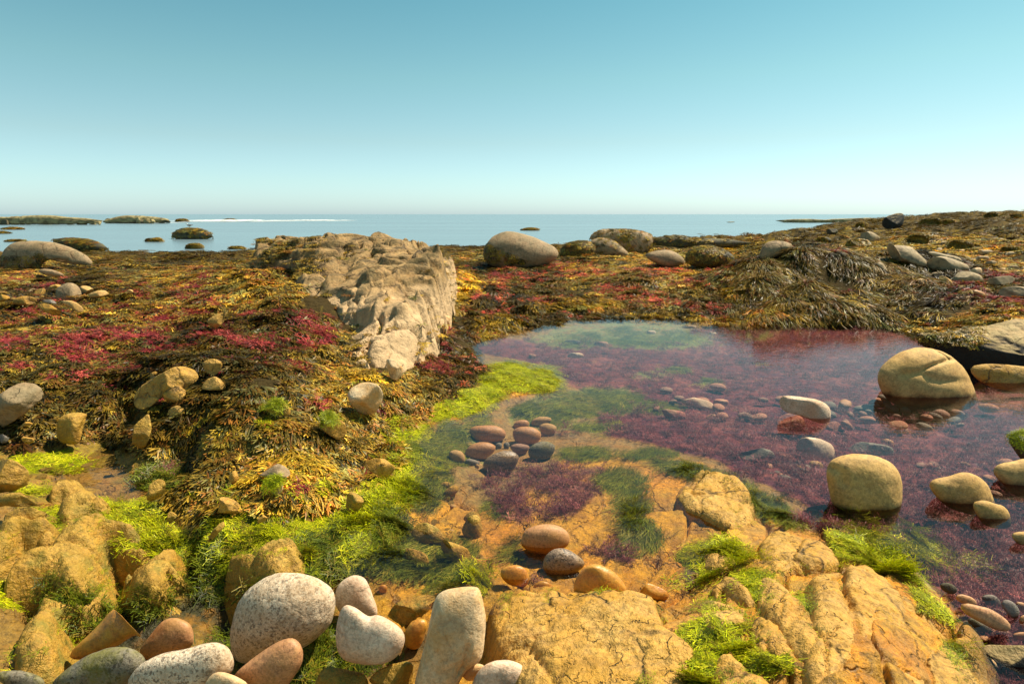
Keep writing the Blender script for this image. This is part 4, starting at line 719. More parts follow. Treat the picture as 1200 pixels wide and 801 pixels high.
for lb, pl_, m_, z_ in [
    ('long crusty pale stone in the middle of the purple pool', [(758, 262), (800, 252), (880, 265), (940, 285), (977, 312), (930, 322), (860, 302), (790, 287)], M_WHITE, -.0),
    ('rosy stone at the right end of the long crusty pale stone', [(938, 277), (980, 257), (1022, 277), (1000, 303), (950, 297)], M_RED, -.04),
    ('flat purple pink stone below the long crusty pale stone', [(658, 345), (700, 315), (780, 320), (837, 347), (760, 368), (690, 358)], M_RED, -.07),
    ('faint pink stone below right of the crusty pale stone', [(868, 352), (930, 335), (982, 352), (920, 368)], M_RED, -.08),
    ('pale grey stone half under purple weed left of the golden boulder', [(1048, 515), (1080, 485), (1150, 488), (1242, 522), (1220, 563), (1120, 558), (1070, 538)], M_UGREY, -.04),
    ('thin pale pink flat stone at the far left of the pool', [(228, 66), (290, 50), (357, 61), (300, 76), (240, 74)], M_WHITE, -.01),
    ('small red stone left of the thin pale pink one', [(58, 66), (90, 54), (122, 69), (90, 81)], M_RED, -.01),
    ('small pale stone in the far green shallows', [(218, -2), (280, -8), (345, -2), (300, 8), (240, 8)], M_UGREY, -.01),
    ('pale pink stone in the far green shallows right of the small pale one', [(370, 8), (420, -2), (462, 4), (440, 16), (390, 16)], M_RED, -.01),
    ('small white stone at the back edge of the green shallows', [(620, -40), (645, -54), (680, -48), (670, -36)], M_WHITE, .0),
    ('flat cream stone at the back right of the green shallows', [(778, -66), (830, -78), (890, -66), (830, -60)], M_WHITE, .0),
    ('small pale stone right of the flat cream one', [(915, -40), (940, -48), (965, -42), (945, -34)], M_WHITE, .0)]:
    R('sunken_stone', lb, K(pl_), m_, zb=None, T=.45, amp=.05, cat='stone', sub=3, facet=3)
H = lambda pts: Z(1080, 680, 6.62, pts)
for lb, pl_, m_, z_, bh in [
    ('nearly black stone at the top of the stone pile by the right corner', [(133, 35), (180, 10), (250, 30), (292, 82), (230, 113), (160, 75)], M_DARK, 0, 0),
    ('flat terracotta stone at the top left of the corner pile', [(253, 130), (290, 97), (380, 120), (442, 172), (420, 200), (350, 190), (280, 155)], M_PINK, 0, 0),
    ('long orange brown stone lying across the corner pile', [(263, 180), (300, 158), (400, 190), (520, 210), (620, 270), (690, 330), (712, 382), (680, 407), (560, 375), (400, 295), (320, 238)], M_PINK, -.02, -.02),
    ('long dark grey stone under the orange brown one', [(338, 285), (400, 285), (500, 350), (578, 392), (560, 418), (460, 405), (370, 345)], M_DARK, -.04, 0),
    ('grey stone touching the grey green one in the corner pile', [(453, 125), (520, 103), (580, 118), (622, 172), (600, 212), (530, 198), (480, 165)], M_UGREY, -.04, .0),
    ('smooth grey green stone with a pale tip in the corner pile', [(608, 165), (660, 138), (730, 178), (767, 242), (740, 303), (690, 283), (630, 215)], M_UGREY, -.03, -.01),
    ('red brown stone at the right edge above the grey green one', [(716, 160), (794, 168), (870, 210), (800, 265), (750, 218)], M_PINK, -.04, 0),
    ('round red brown stone at the right edge beside the grey green one', [(748, 300), (790, 255), (870, 280), (860, 365), (770, 365)], M_PINK, -.03, 0),
    ('thin pinkish stone behind the long orange brown one', [(518, 212), (600, 213), (680, 268), (693, 298), (600, 255)], M_UNDER, -.04, .02),
    ('flat mauve stone below the long orange brown one', [(568, 408), (620, 380), (702, 400), (703, 443), (600, 425)], M_UNDER, -.05, 0),
    ('flat orange stone at the right edge below the pile', [(688, 420), (760, 393), (870, 410), (870, 463), (720, 463)], M_PINK, -.05, 0)]:
    R('pile_stone', lb, H(pl_), m_, zb=z_, T=.6, amp=.02, behind=bh, cat='stone')
R('hollow_rock', 'large rock with a pale top and a side coloured black as hollow shade in the bottom right corner', H([(395, 425), (560, 428), (700, 440), (860, 470), (1000, 600), (950, 850), (750, 900), (650, 760), (560, 600), (490, 500)]), M_SHADE_SIDE, zb=-.12, T=.5, amp=.05, facet=3, cat='rock')
# left bank stones
Q = lambda pts: Z(0, 430, 8.0, pts)
Wz = lambda pts: Z(0, 400, 4.0, pts)
X3 = lambda pts: Z(300, 400, 4.0, pts)
Y5 = lambda pts: Z(180, 520, 5.72, pts)
for lb, pl_, T_, m_ in [
    ('big tan cracked boulder at the left edge amid dark seaweed', Q([(-60, 290), (0, 240), (80, 190), (200, 140), (290, 132), (400, 160), (480, 205), (502, 250), (440, 295), (300, 375), (200, 425), (100, 495), (0, 545), (-60, 545)]), .8, M_TAN2),
    ('thin slanting tan rock below the big cracked boulder', Q([(138, 595), (250, 500), (340, 455), (397, 450), (370, 495), (280, 545), (180, 607)]), .6, M_BED),
    ('small pale grey stone at the left edge below the cracked boulder', Q([(-30, 640), (20, 610), (60, 640), (112, 692), (60, 705), (-30, 695)]), .6, M_UGREY),
    ('small orange rock with a white corner at the edge of the left puddle', Q([(195, 655), (330, 638), (342, 662), (290, 733), (230, 705)]), .6, M_BED),
    ('long tan rock in the weed bank at mid left', Wz([(625, 270), (640, 220), (700, 190), (760, 150), (850, 110), (930, 95), (957, 120), (950, 160), (900, 212), (800, 217), (760, 242), (700, 288), (650, 293)]), .7, M_BED),
    ('pale knob of rock at the lower right end of the long tan rock', Wz([(765, 245), (800, 215), (850, 208), (892, 242), (870, 283), (790, 285)]), .7, M_BED),
    ('pale pointed rock to the right of the long tan rock', Wz([(930, 212), (960, 180), (1010, 163), (1060, 190), (1067, 217), (1000, 223)]), .7, M_BED),
    ('small round rock above the pale pointed one', Wz([(958, 135), (950, 95), (1000, 80), (1042, 97), (1030, 135), (1000, 152)]), .7, M_BED),
    ('small pale lump directly below the knob in the weed', Wz([(780, 335), (820, 297), (872, 322), (862, 353), (800, 355)]), .7, M_BED),
    ('little tan lump at the upper left of the long tan rock', Wz([(690, 185), (700, 150), (745, 138), (757, 163), (712, 195)]), .7, M_BED),
    ('upright cream boulder with dark seams below the outcrop', X3([(432, 250), (465, 212), (530, 195), (577, 217), (597, 262), (570, 312), (532, 353), (490, 335), (455, 290)]), .8, M_CREAM),
    ('low cream topped rock in weed beside bright green moss', X3([(25, 292), (90, 278), (150, 300), (177, 337), (120, 350), (40, 315)]), .7, M_BED),
    ('curved pale rock capped with green moss in the weed', X3([(283, 352), (340, 335), (400, 370), (427, 412), (400, 445), (350, 445), (290, 385)]), .7, M_BED),
    ('reddish topped rock beside the bright green algae slope', X3([(488, 566), (560, 548), (620, 550), (662, 590), (656, 635), (600, 625), (540, 607)]), .7, M_BED),
    ('stumpy rock where the green algae runs down to the shallows', X3([(430, 710), (480, 688), (512, 730), (480, 793), (420, 795)]), .7, M_GOLD),
    ('greyish flat topped rock above the mossy pale one', Y5([(698, 180), (780, 127), (850, 137), (932, 172), (910, 210), (800, 216), (730, 206)]), .7, M_TAN2),
    ('pale rock with a green mossy cap at lower mid left', Y5([(763, 340), (770, 260), (820, 233), (882, 257), (870, 305), (800, 342)]), .7, M_CREAM),
    ('tan ridge rock with dark underside in the green slope', Y5([(350, 460), (420, 365), (520, 358), (570, 400), (622, 452), (560, 475), (450, 440), (380, 480)]), .7, M_BED),
    ('slanting tan rib in the algae left of centre', Y5([(358, 650), (400, 570), (480, 520), (522, 532), (440, 585), (400, 658)]), .6, M_GOLD),
    ('small pointed tan rock at the left end of the algae slope', Y5([(85, 530), (95, 465), (130, 440), (170, 470), (130, 510)]), .6, M_GOLD),
    ('small pale flake in the green slope right of the ridge rock', Y5([(690, 515), (740, 470), (785, 472), (760, 505), (710, 525)]), .6, M_BED),
    ('tan rock peeping from weed at the top of the green slope', Y5([(500, 240), (520, 190), (560, 170), (600, 200), (560, 240), (530, 260)]), .6, M_BED),
    ('steep brown rock face beside the dark weed hollow', Wz([(622, 530), (625, 400), (650, 350), (690, 340), (715, 400), (690, 470), (665, 540)]), .5, M_GOLD),
    ('steep mossy brown rock face left of the dark weed hollow', Wz([(270, 440), (285, 360), (350, 330), (420, 300), (440, 350), (400, 430), (340, 470)]), .5, M_GOLD),
    ('pink brown rock at the foot of the weed bank beside the puddle', Wz([(665, 715), (700, 660), (760, 640), (780, 690), (760, 750), (700, 760)]), .5, M_GOLD),
    ('tan stone half buried in red weed on the upper left slope', Z(0, 230, 4, [(948, 615), (980, 570), (1030, 545), (1087, 540), (1080, 573), (1030, 603), (980, 625)]), .6, M_BED),
    ('small pale boulder right of the outcrop foot', [(518, 380), (520, 368), (527, 366), (528, 378), (524, 386)], .8, M_CREAM),
    ('light buff block fallen at the bottom tip of the outcrop', X3([(575, 90), (600, 78), (650, 85), (692, 130), (680, 172), (640, 165), (600, 140)]), .7, M_CREAM),
    ('rounded dark tan stone at the left edge above the shore slabs', Z(0, 520, 5.72, [(-80, 90), (0, 88), (60, 95), (150, 130), (220, 200), (243, 262), (150, 305), (0, 335), (-80, 335)]), .7, M_GOLD),
    ('broad tan stone below the rounded one at the left edge', Z(0, 520, 5.72, [(-60, 350), (100, 320), (220, 318), (330, 360), (352, 422), (260, 445), (160, 405), (0, 475), (-60, 475)]), .6, M_GOLD),
    ('wedge of tan rock under the broad stone at the left edge', Z(0, 520, 5.72, [(-60, 500), (0, 490), (160, 405), (240, 430), (330, 480), (352, 517), (220, 520), (60, 555), (-60, 555)]), .6, M_GOLD)]:
    R('shore_rock', lb, pl_, m_, T=T_, amp=.06, facet=8, boxy=3.0)
G0 = lambda pts: Z(0, 230, 4, pts)
for lb, pl_, m_ in [
    ('grey ridge shaped rock in the middle of the orange rock cluster', [(205, 485), (260, 430), (320, 400), (370, 420), (392, 460), (370, 490), (300, 495)], M_TAN2),
    ('small orange rock at the left top of the cluster', [(148, 467), (170, 435), (215, 428), (227, 452), (190, 468)], M_BED),
    ('buff rock directly behind the grey ridge rock', [(218, 436), (240, 412), (300, 410), (312, 432), (260, 445)], M_BED),
    ('bright orange rock right of the grey ridge rock', [(363, 420), (420, 418), (452, 445), (400, 463)], M_TAN),
    ('flat yellow rock at the right end of the cluster', [(398, 466), (450, 443), (510, 437), (527, 457), (480, 472), (430, 474)], M_TAN),
    ('long low tan rock at the left of the cluster', [(48, 485), (110, 463), (170, 475), (202, 502), (120, 510), (70, 505)], M_BED),
    ('pale grey flat stone in front of the grey ridge rock', [(183, 490), (230, 481), (282, 495), (240, 503)], M_UGREY),
    ('curved golden rock at the lower right of the cluster', [(273, 492), (330, 479), (372, 505), (402, 537), (370, 545), (320, 515)], M_TAN),
    ('tan rock at the very bottom of the cluster', [(168, 505), (230, 503), (280, 535), (297, 562), (240, 555), (190, 530)], M_BED),
    ('tiny yellow stone alone right of the cluster', [(593, 440), (615, 434), (630, 448), (605, 457)], M_TAN),
    ('tan rock at the left edge level with the cluster', [(-20, 465), (0, 458), (40, 465), (52, 482), (0, 495), (-20, 490)], M_BED)]:
    R('bank_rock', lb, G0(pl_), m_, T=.8, amp=.05, facet=2)
print('near rocks done', len(ROCKS))
# ---- far boulders and sea rocks
def weedy(o, dens, kind=0): WEEDY.append((o, dens, kind)); return o
weedy(R('leaning_boulder', 'long leaning brown boulder at the left with weed hanging under its raised end', G0([(0, 330), (10, 260), (55, 215), (120, 207), (230, 210), (300, 225), (370, 255), (422, 285), (442, 312), (430, 328), (375, 322), (300, 300), (210, 292), (180, 345), (100, 350), (30, 345)]), M_TAN2, T=.6, amp=.03, boxy=2.6, cat='boulder'), .9, lambda u, v: v > 297+np.maximum(u-45, 0)*.28)
R('bank_rock', 'pale flat rock under the raised end of the leaning boulder', G0([(175, 342), (230, 338), (300, 362), (307, 377), (240, 374), (180, 358)]), M_TAN2, T=.8)
weedy(R('weedy_boulder', 'weed covered low rock in the sea behind the leaning boulder', G0([(228, 205), (260, 196), (340, 195), (420, 202), (480, 220), (515, 245), (490, 262), (300, 268)]), M_DARK, zb=ZS, T=.8, amp=.05, sub=1, cat='boulder'), 1)
sea_b = weedy(R('weedy_boulder', 'round weed topped boulder alone in the sea with a gull on it', G0([(798, 182), (815, 165), (850, 150), (900, 147), (950, 153), (995, 170), (1002, 186), (990, 200), (810, 200)]), M_DARK, zb=ZS, T=.8, amp=.04, sub=1, cat='boulder'), 1)
for lb, pl_ in [
    ('small dark rock in the sea left of the gull boulder', [(678, 210), (695, 196), (740, 193), (766, 208), (750, 214)]),
    ('dark rock beside the right end of the far reef', [(818, 116), (835, 106), (865, 105), (888, 117), (850, 121)]),
    ('low rock in the breaking wave', [(1036, 112), (1060, 106), (1100, 106), (1115, 113), (1070, 117)]),
    ('flat rock awash at the left edge, upper one', [(-10, 152), (20, 147), (90, 145), (125, 153), (60, 157)]),
    ('flat rock awash at the left edge, lower one', [(-20, 170), (0, 161), (30, 162), (50, 171), (10, 176)]),
    ('long flat rock awash behind the leaning boulder', [(10, 210), (50, 203), (110, 203), (130, 209), (60, 214)]),
    ('dark weed covered rock at the shore right of the weedy low rock', [(865, 240), (890, 222), (930, 220), (958, 238), (910, 248)]),
    ('dark shore rock left of the outcrop', [(1070, 240), (1100, 233), (1140, 236), (1150, 246), (1090, 248)])]:
    weedy(R('sea_rock', lb, G0(pl_), M_DARK, zb=ZS, T=.9, amp=.06, n=14, sub=.6), .6)
weedy(R('sea_rock', 'low rock awash between the outcrop and the first big boulder, far out', Z(560, 230, 4, [(188, 156), (240, 146), (282, 149), (290, 157), (240, 161)]), M_DARK, zb=ZS, T=.9, n=14, sub=.4), .5)
weedy(R('reef', 'long pale rocky reef across the water at the far left', G0([(-300, 100), (-100, 92), (0, 97), (60, 96), (110, 92), (200, 88), (290, 93), (350, 102), (420, 104), (480, 106), (490, 122), (480, 130), (100, 132), (-300, 134)]), M_REEF, zb=ZS, T=.35, amp=.05, n=46, boxy=3.5, cat='reef', excl=False), 0)
weedy(R('reef', 'shorter domed reef joining the long reef at its right end', G0([(470, 118), (530, 100), (590, 88), (650, 93), (720, 95), (790, 104), (800, 114), (780, 124), (500, 128)]), M_REEF, zb=ZS, T=.5, amp=.06, n=46, boxy=3, cat='reef', excl=False), 0)
for nm_i, (ua, ub, vb_, hmax) in enumerate(((-60, 118, 261.5, 7.5), (120, 198, 260, 8))):
    par = [o for o in S.objects if o.name.startswith('reef') and o.parent is None and o.type == 'MESH'][nm_i]
    for q in range(34 if nm_i == 0 else 18):
        u0_ = rng.uniform(ua, ub-10); w_ = rng.uniform(6, 22); hh = hmax*rng.uniform(.45, 1.0)*math.sin(math.pi*np.clip((u0_-ua+8)/(ub-ua), .12, .9))**.4; vv_0 = vb_+rng.uniform(.0, 1.3)
        rr = R('reef_rock', None, [(u0_, vv_0), (u0_+w_*.15, vv_0-hh*.7), (u0_+w_*.45, vv_0-hh), (u0_+w_*.8, vv_0-hh*.75), (u0_+w_, vv_0), (u0_+w_*.5, vv_0+1)], M_REEF if q % 3 else M_DARK, zb=ZS, T=1.1, n=12, amp=.09, facet=6, excl=False)
        lc = rr.location.copy(); rr.parent = par; rr.location = lc-par.location
P5 = lambda pts: Z(560, 230, 4, pts)
big_b = R('shore_boulder', 'large tan boulder with a dark weedy left flank, right of the outcrop', P5([(28, 272), (40, 220), (75, 185), (130, 162), (190, 170), (280, 200), (350, 230), (382, 265), (360, 292), (300, 318), (220, 333), (120, 330), (45, 305)]), M_TAN2, T=.8, amp=.03, cat='boulder')
WEEDY.append((big_b, .8, lambda u, v: v > 281+np.maximum(u-567, 0)*.5))
weedy(R('shore_boulder', 'dark low boulder left of the mossy capped one', P5([(378, 273), (400, 225), (450, 210), (510, 205), (550, 235), (540, 265), (450, 288), (385, 288)]), M_DARK, T=.8, amp=.04, cat='boulder', behind=.03), 1)
weedy(R('shore_boulder', 'tan boulder in front of the wide flat topped one', P5([(518, 213), (570, 191), (620, 198), (680, 238), (722, 272), (650, 285), (560, 275), (530, 245)]), M_TAN2, T=.8, amp=.04, cat='boulder'), .3)
weedy(R('shore_boulder', 'wide flat topped boulder with weed hanging down its front', P5([(508, 198), (560, 157), (620, 151), (760, 157), (827, 182), (812, 243), (760, 275), (700, 270), (620, 240), (560, 215)]), M_TAN2, T=.7, boxy=3, amp=.03, cat='boulder', behind=.06), .5)
R('shore_boulder', 'smooth low grey tan boulder right of the flat topped one', P5([(768, 275), (840, 252), (900, 249), (960, 280), (977, 312), (940, 328), (880, 328), (810, 300)]), M_TAN2, T=.8, amp=.02, cat='boulder')
weedy(R('weedy_boulder', 'dark dome of weed covered rock right of the smooth low boulder', P5([(968, 303), (990, 250), (1040, 230), (1120, 234), (1200, 270), (1210, 312), (1100, 325), (1010, 322)]), M_DARK, T=.8, amp=.04, cat='boulder'), 1.3)
weedy(R('weedy_ledge', 'yellow brown weedy ledge at the waterline behind the boulders', P5([(805, 225), (830, 185), (900, 182), (960, 180), (1000, 200), (1100, 196), (1190, 200), (1300, 215), (1300, 235), (1000, 240), (820, 248)]), M_DARK, T=.5, amp=.05, cat='rock', behind=.02), 1)
Rr_ = lambda pts: Z(860, 230, 3.53, pts)
R('shore_boulder', 'pale boulder with two grooves at the left end of the hanging weed bank', Rr_([(98, 258), (120, 200), (150, 184), (200, 183), (240, 195), (252, 217), (210, 232), (140, 258)]), M_TAN2, T=.8, amp=.02, cat='boulder', grooves=[(Rr_([(165, 186), (180, 205), (185, 230)]), 1, 3), (Rr_([(205, 186), (222, 200), (228, 222)]), 1, 3)])
T5 = lambda pts: Z(960, 245, 5, pts)
for lb, pl_, m_, wd_ in [
    ('longest smooth grey tan slab on the right weed slope', [(298, 252), (330, 235), (400, 220), (480, 207), (540, 224), (560, 245), (600, 280), (662, 322), (620, 345), (540, 305), (400, 295)], M_FARROCK, 0),
    ('slab behind and right of the longest smooth slab', [(578, 252), (640, 243), (720, 262), (800, 275), (862, 300), (850, 320), (780, 295), (660, 274)], M_FARROCK, 0),
    ('undulating slab in front of the one behind, joining the longest slab', [(600, 335), (660, 285), (740, 273), (820, 310), (902, 335), (902, 360), (740, 352), (650, 362)], M_FARROCK, 0),
    ('tan cracked slab low in the row on the right slope', [(698, 388), (780, 360), (880, 363), (982, 400), (940, 430), (850, 435), (760, 405)], M_FARROCK, 0),
    ('yellowish slab right of the tan cracked one', [(968, 414), (1050, 395), (1130, 388), (1157, 415), (1120, 440), (1000, 438)], M_FARROCK, 0),
    ('rounded grey slab at the right edge above the red weed', [(1038, 475), (1100, 450), (1200, 455), (1260, 480), (1220, 520), (1090, 520)], M_FARROCK, 0),
    ('salmon stone patch left of the rounded grey slab', [(888, 472), (940, 475), (982, 500), (970, 528), (920, 503)], M_PINK, 0),
    ('dark block shaped rock standing highest on the far right skyline', [(340, 95), (390, 45), (430, 30), (495, 17), (500, 60), (485, 103), (400, 112)], M_SHADE_SIDE, 0),
    ('pale angular boulder on the far slope below the block shaped rock', [(210, 152), (300, 125), (350, 150), (367, 172), (320, 200), (250, 185)], M_FARROCK, 0),
    ('dark overhanging rock on the far right slope', [(528, 188), (545, 150), (600, 140), (655, 155), (642, 185)], M_DARK, .4),
    ('dark weed hummock between the overhanging rock and the slabs', [(758, 235), (770, 190), (830, 182), (902, 200), (880, 240)], M_DARK, .8),
    ('dark crag on the skyline at the right', [(958, 40), (1010, 15), (1070, 17), (1077, 37), (1000, 46)], M_OUT, .2),
    ('thin pale stone on the far slope', [(688, 198), (750, 184), (762, 196), (700, 206)], M_FARROCK, 0),
    ('small bright stone right of the dark weed hummock', [(808, 250), (830, 234), (862, 240), (830, 260)], M_CREAM, 0),
    ('flat grey stone with a white edge at the right', [(908, 258), (940, 237), (1022, 240), (1032, 257), (940, 268)], M_FARROCK, 0),
    ('grey round stone below the flat grey one', [(888, 302), (920, 274), (1002, 275), (1002, 298), (900, 314)], M_FARROCK, 0),
    ('dull stone below the grey round one', [(958, 314), (1010, 297), (1052, 312), (1000, 333)], M_FARROCK, 0),
    ('pinkish flat stone near the right edge', [(1078, 344), (1140, 325), (1192, 347), (1100, 354)], M_FARROCK, 0),
    ('buff lump right of the undulating slab', [(878, 374), (900, 345), (952, 340), (957, 373), (930, 384)], M_CREAM, 0),
    ('steep tan rock face showing in the hanging weed bank', [(325, 340), (330, 310), (372, 308), (412, 380), (360, 378)], M_FARROCK, 0),
    ('small pale stone at the top of the hanging weed bank', [(238, 262), (270, 252), (318, 265), (300, 277), (262, 272)], M_FARROCK, 0),
    ('round pale stone right of the grooved boulder', [(118, 235), (150, 226), (192, 238), (180, 252), (140, 250)], M_FARROCK, 0),
    ('yellow slab tongue left of the tan cracked slab', [(690, 395), (720, 385), (790, 425), (788, 450), (740, 445)], M_TAN, 0),
    ('dark rock on the skyline midway along the right shore', [(590, 85), (620, 55), (690, 50), (720, 75), (660, 95)], M_DARK, .5),
    ('low dark rock right of the midway skyline rock', [(715, 78), (740, 62), (800, 68), (790, 86), (740, 88)], M_DARK, .5),
    ('dark hump at the far right skyline edge', [(1110, 40), (1150, 28), (1210, 30), (1215, 48), (1130, 50)], M_DARK, .4),
    ('dark weed hump above the pale angular boulder', [(205, 100), (240, 76), (280, 85), (270, 105)], M_DARK, .6),
    ('rounded weed hump at the left end of the far slope', [(25, 135), (60, 112), (110, 118), (112, 142), (60, 148)], M_DARK, .8),
    ('dark rock at the waterline left of the pale angular boulder', [(-20, 190), (10, 160), (60, 165), (80, 190), (30, 200)], M_DARK, .8),
    ('brown rock left of the dark overhanging rock', [(170, 190), (200, 172), (280, 185), (290, 215), (240, 225), (190, 215)], M_DARK, .9),
    ('grey brown rock in weed at the right edge', [(1080, 262), (1110, 248), (1150, 252), (1150, 268), (1100, 274)], M_FARROCK, 0),
    ('dark low rock behind the flat grey stone', [(1060, 240), (1090, 222), (1180, 228), (1180, 245), (1100, 248)], M_DARK, .6)]:
    weedy(R('slope_rock', lb, T5(pl_), m_, T=.8, amp=.04, facet=1 if 'smooth' in lb or 'undulating' in lb else 3, n=26 if 'block' not in lb else 30, boxy=2.6), wd_)
R('far_skerry', 'thin dark skerry line in the sea at the far right', Rr_([(138, 104), (200, 97), (300, 91), (340, 99), (420, 93), (500, 91), (560, 87), (620, 92), (600, 107), (420, 109), (200, 109)]), M_REEF, zb=ZS, T=.3, amp=.03, n=40, boxy=3.5, cat='skerry', excl=False)
R('far_skerry', 'tiny rock in the sea left of the thin skerry line', Rr_([(-42, 107), (0, 104), (10, 107), (-20, 109)]), M_REEF, zb=ZS, T=.6, n=10, cat='skerry', excl=False)
R('far_skerry', 'small dark rock in the sea in front of the skerry line', Rr_([(260, 136), (275, 130), (298, 133), (290, 140)]), M_REEF, zb=ZS, T=.8, n=10, cat='skerry', excl=False)
print('all rocks', len(ROCKS))

# ---- small loose gravel, one object per pebble, sharing meshes
PEB = []
for k_ in range(6):
    D, F = _cs.setdefault(7, cube_sphere(7)); e = np.array([1, .72, .5])*(1+.1*np.sin(k_)); V = D*e*(1+.12*fbm(D*1.5+k_*9, 3, 5)[:, None])
    PEB.append(mesh_obj('pebble_shape', V, F, None, link=False).data)
def pebbles(n, cu, cv, ru, rv, pxs, zb, mats, label, group, name='pebble'):
    for i in range(n):
        a = rng.uniform(0, 6.283); r = math.sqrt(rng.uniform(0, 1)); u = cu+ru*r*math.cos(a); v = cv+rv*r*math.sin(a)
        P = on(u, v, zb) if zb is not None else hit(u, v, .0); m = mats[rng.integers(len(mats))]
        me = PEB[rng.integers(6)].copy() if False else PEB[rng.integers(6)]
        key = (me.name, m.name)
        if key not in _pm:
            mm = me.copy(); mm.materials.clear(); mm.materials.append(m); _pm[key] = mm
        o = bpy.data.objects.new(name, _pm[key]); COL.objects.link(o)
        s = rng.uniform(.6, 1.2)*pxs*np.linalg.norm(P-CAM)/FPX/2; o.scale = (s, s*rng.uniform(.8, 1.1), s); o.location = P
        o.rotation_euler = (rng.normal(0, .25), rng.normal(0, .25), rng.uniform(0, 6.28)); tag(o, label, 'pebble', group)
_pm = {}
pebbles(16, 623, 488, 12, 5, 6, -.13, [M_PINK, M_UTAN, M_UNDER], 'small orange pebble in the gravel above the sunken pebble group', 'gravel pebbles above the sunken group')
pebbles(14, 590, 498, 10, 6, 6.5, -.13, [M_PINK, M_UTAN, M_UGREY], 'small pebble between the salmon and cream pink pebbles', 'gravel pebbles left of the sunken group')
pebbles(12, 553, 548, 12, 8, 6.5, -.12, [M_UGREY, M_UTAN, M_UNDER], 'tiny pale pebble at the left foot of the sunken group', 'gravel pebbles at the foot of the sunken group')
pebbles(14, 1000, 485, 70, 14, 13, -.12, [M_UNDER, M_UGREY, M_PINK, M_RED], 'small drowned stone in the bed behind the golden boulder', 'drowned stones of the pool bed')
pebbles(18, 1090, 480, 80, 22, 15, -.13, [M_UNDER, M_UGREY, M_RED], 'faint drowned stone in front of the two lobed boulder', 'drowned stones before the two lobed boulder')
pebbles(14, 1130, 560, 60, 30, 13, -.15, [M_RED, M_UNDER], 'faint rosy stone under the water at the right of the pool', 'drowned stones at the right')
pebbles(12, 850, 470, 90, 22, 15, -.12, [M_RED, M_UNDER], 'faint rosy stone in the purple weed at mid pool', 'drowned stones at mid pool')
pebbles(12, 925, 548, 25, 14, 11, -.1, [M_UTAN, M_RED, M_UGREY], 'small pebble left of the golden boulder in the pool', 'pebbles left of the golden boulder')
pebbles(16, 1145, 740, 22, 14, 9, -.04, [M_PINK, M_UGREY, M_UTAN], 'small stone between the bigger stones of the corner pile', 'small stones of the corner pile')
pebbles(12, 1165, 778, 14, 18, 10, -.06, [M_CREAM, M_UTAN, M_UGREY], 'small stone at the foot of the long pale slab in the corner', 'small stones in the corner hollow')
pebbles(22, 520, 610, 28, 22, 12, -.09, [M_GOLD, M_BED, M_UTAN], 'yellow cobble under the shallow water left of the purple clump', 'yellow cobbles of the shallows')
pebbles(14, 505, 655, 30, 20, 11, -.09, [M_GOLD, M_BED], 'golden cobble among dark green hair algae', 'golden cobbles among hair algae')
pebbles(10, 695, 672, 8, 4, 6, -.05, [M_UGREY, M_PINK], 'tiny stone beside the speckled pebble', 'tiny stones beside the speckled pebble')
pebbles(24, 240, 475, 30, 14, 8, None, [M_BED, M_BED, M_TAN2], 'small rock crumb in the weed near the long tan rock', 'rock crumbs near the long tan rock')
pebbles(12, 440, 465, 20, 20, 7, None, [M_BED], 'small rock crumb in the weed below the outcrop', 'rock crumbs below the outcrop')
pebbles(12, 360, 600, 50, 26, 9, None, [M_GOLD, M_BED], 'small golden rock in the green algae slope', 'small golden rocks in the algae slope')
pebbles(14, 60, 560, 50, 26, 10, None, [M_GOLD, M_BED], 'small tan rock between the left edge slabs', 'small rocks between the left edge slabs')
pebbles(30, 1130, 330, 90, 25, 9, None, [M_FARROCK, M_BED, M_CREAM], 'small pale rock on the right weed slope', 'small rocks on the right slope')
pebbles(16, 1100, 290, 110, 14, 8, None, [M_FARROCK, M_DARK, M_BED], 'small rock on the upper right slope', 'small rocks on the upper right slope')
pebbles(10, 60, 345, 60, 10, 7, None, [M_TAN2, M_BED], 'small rock in the weed below the leaning boulder', 'small rocks below the leaning boulder')

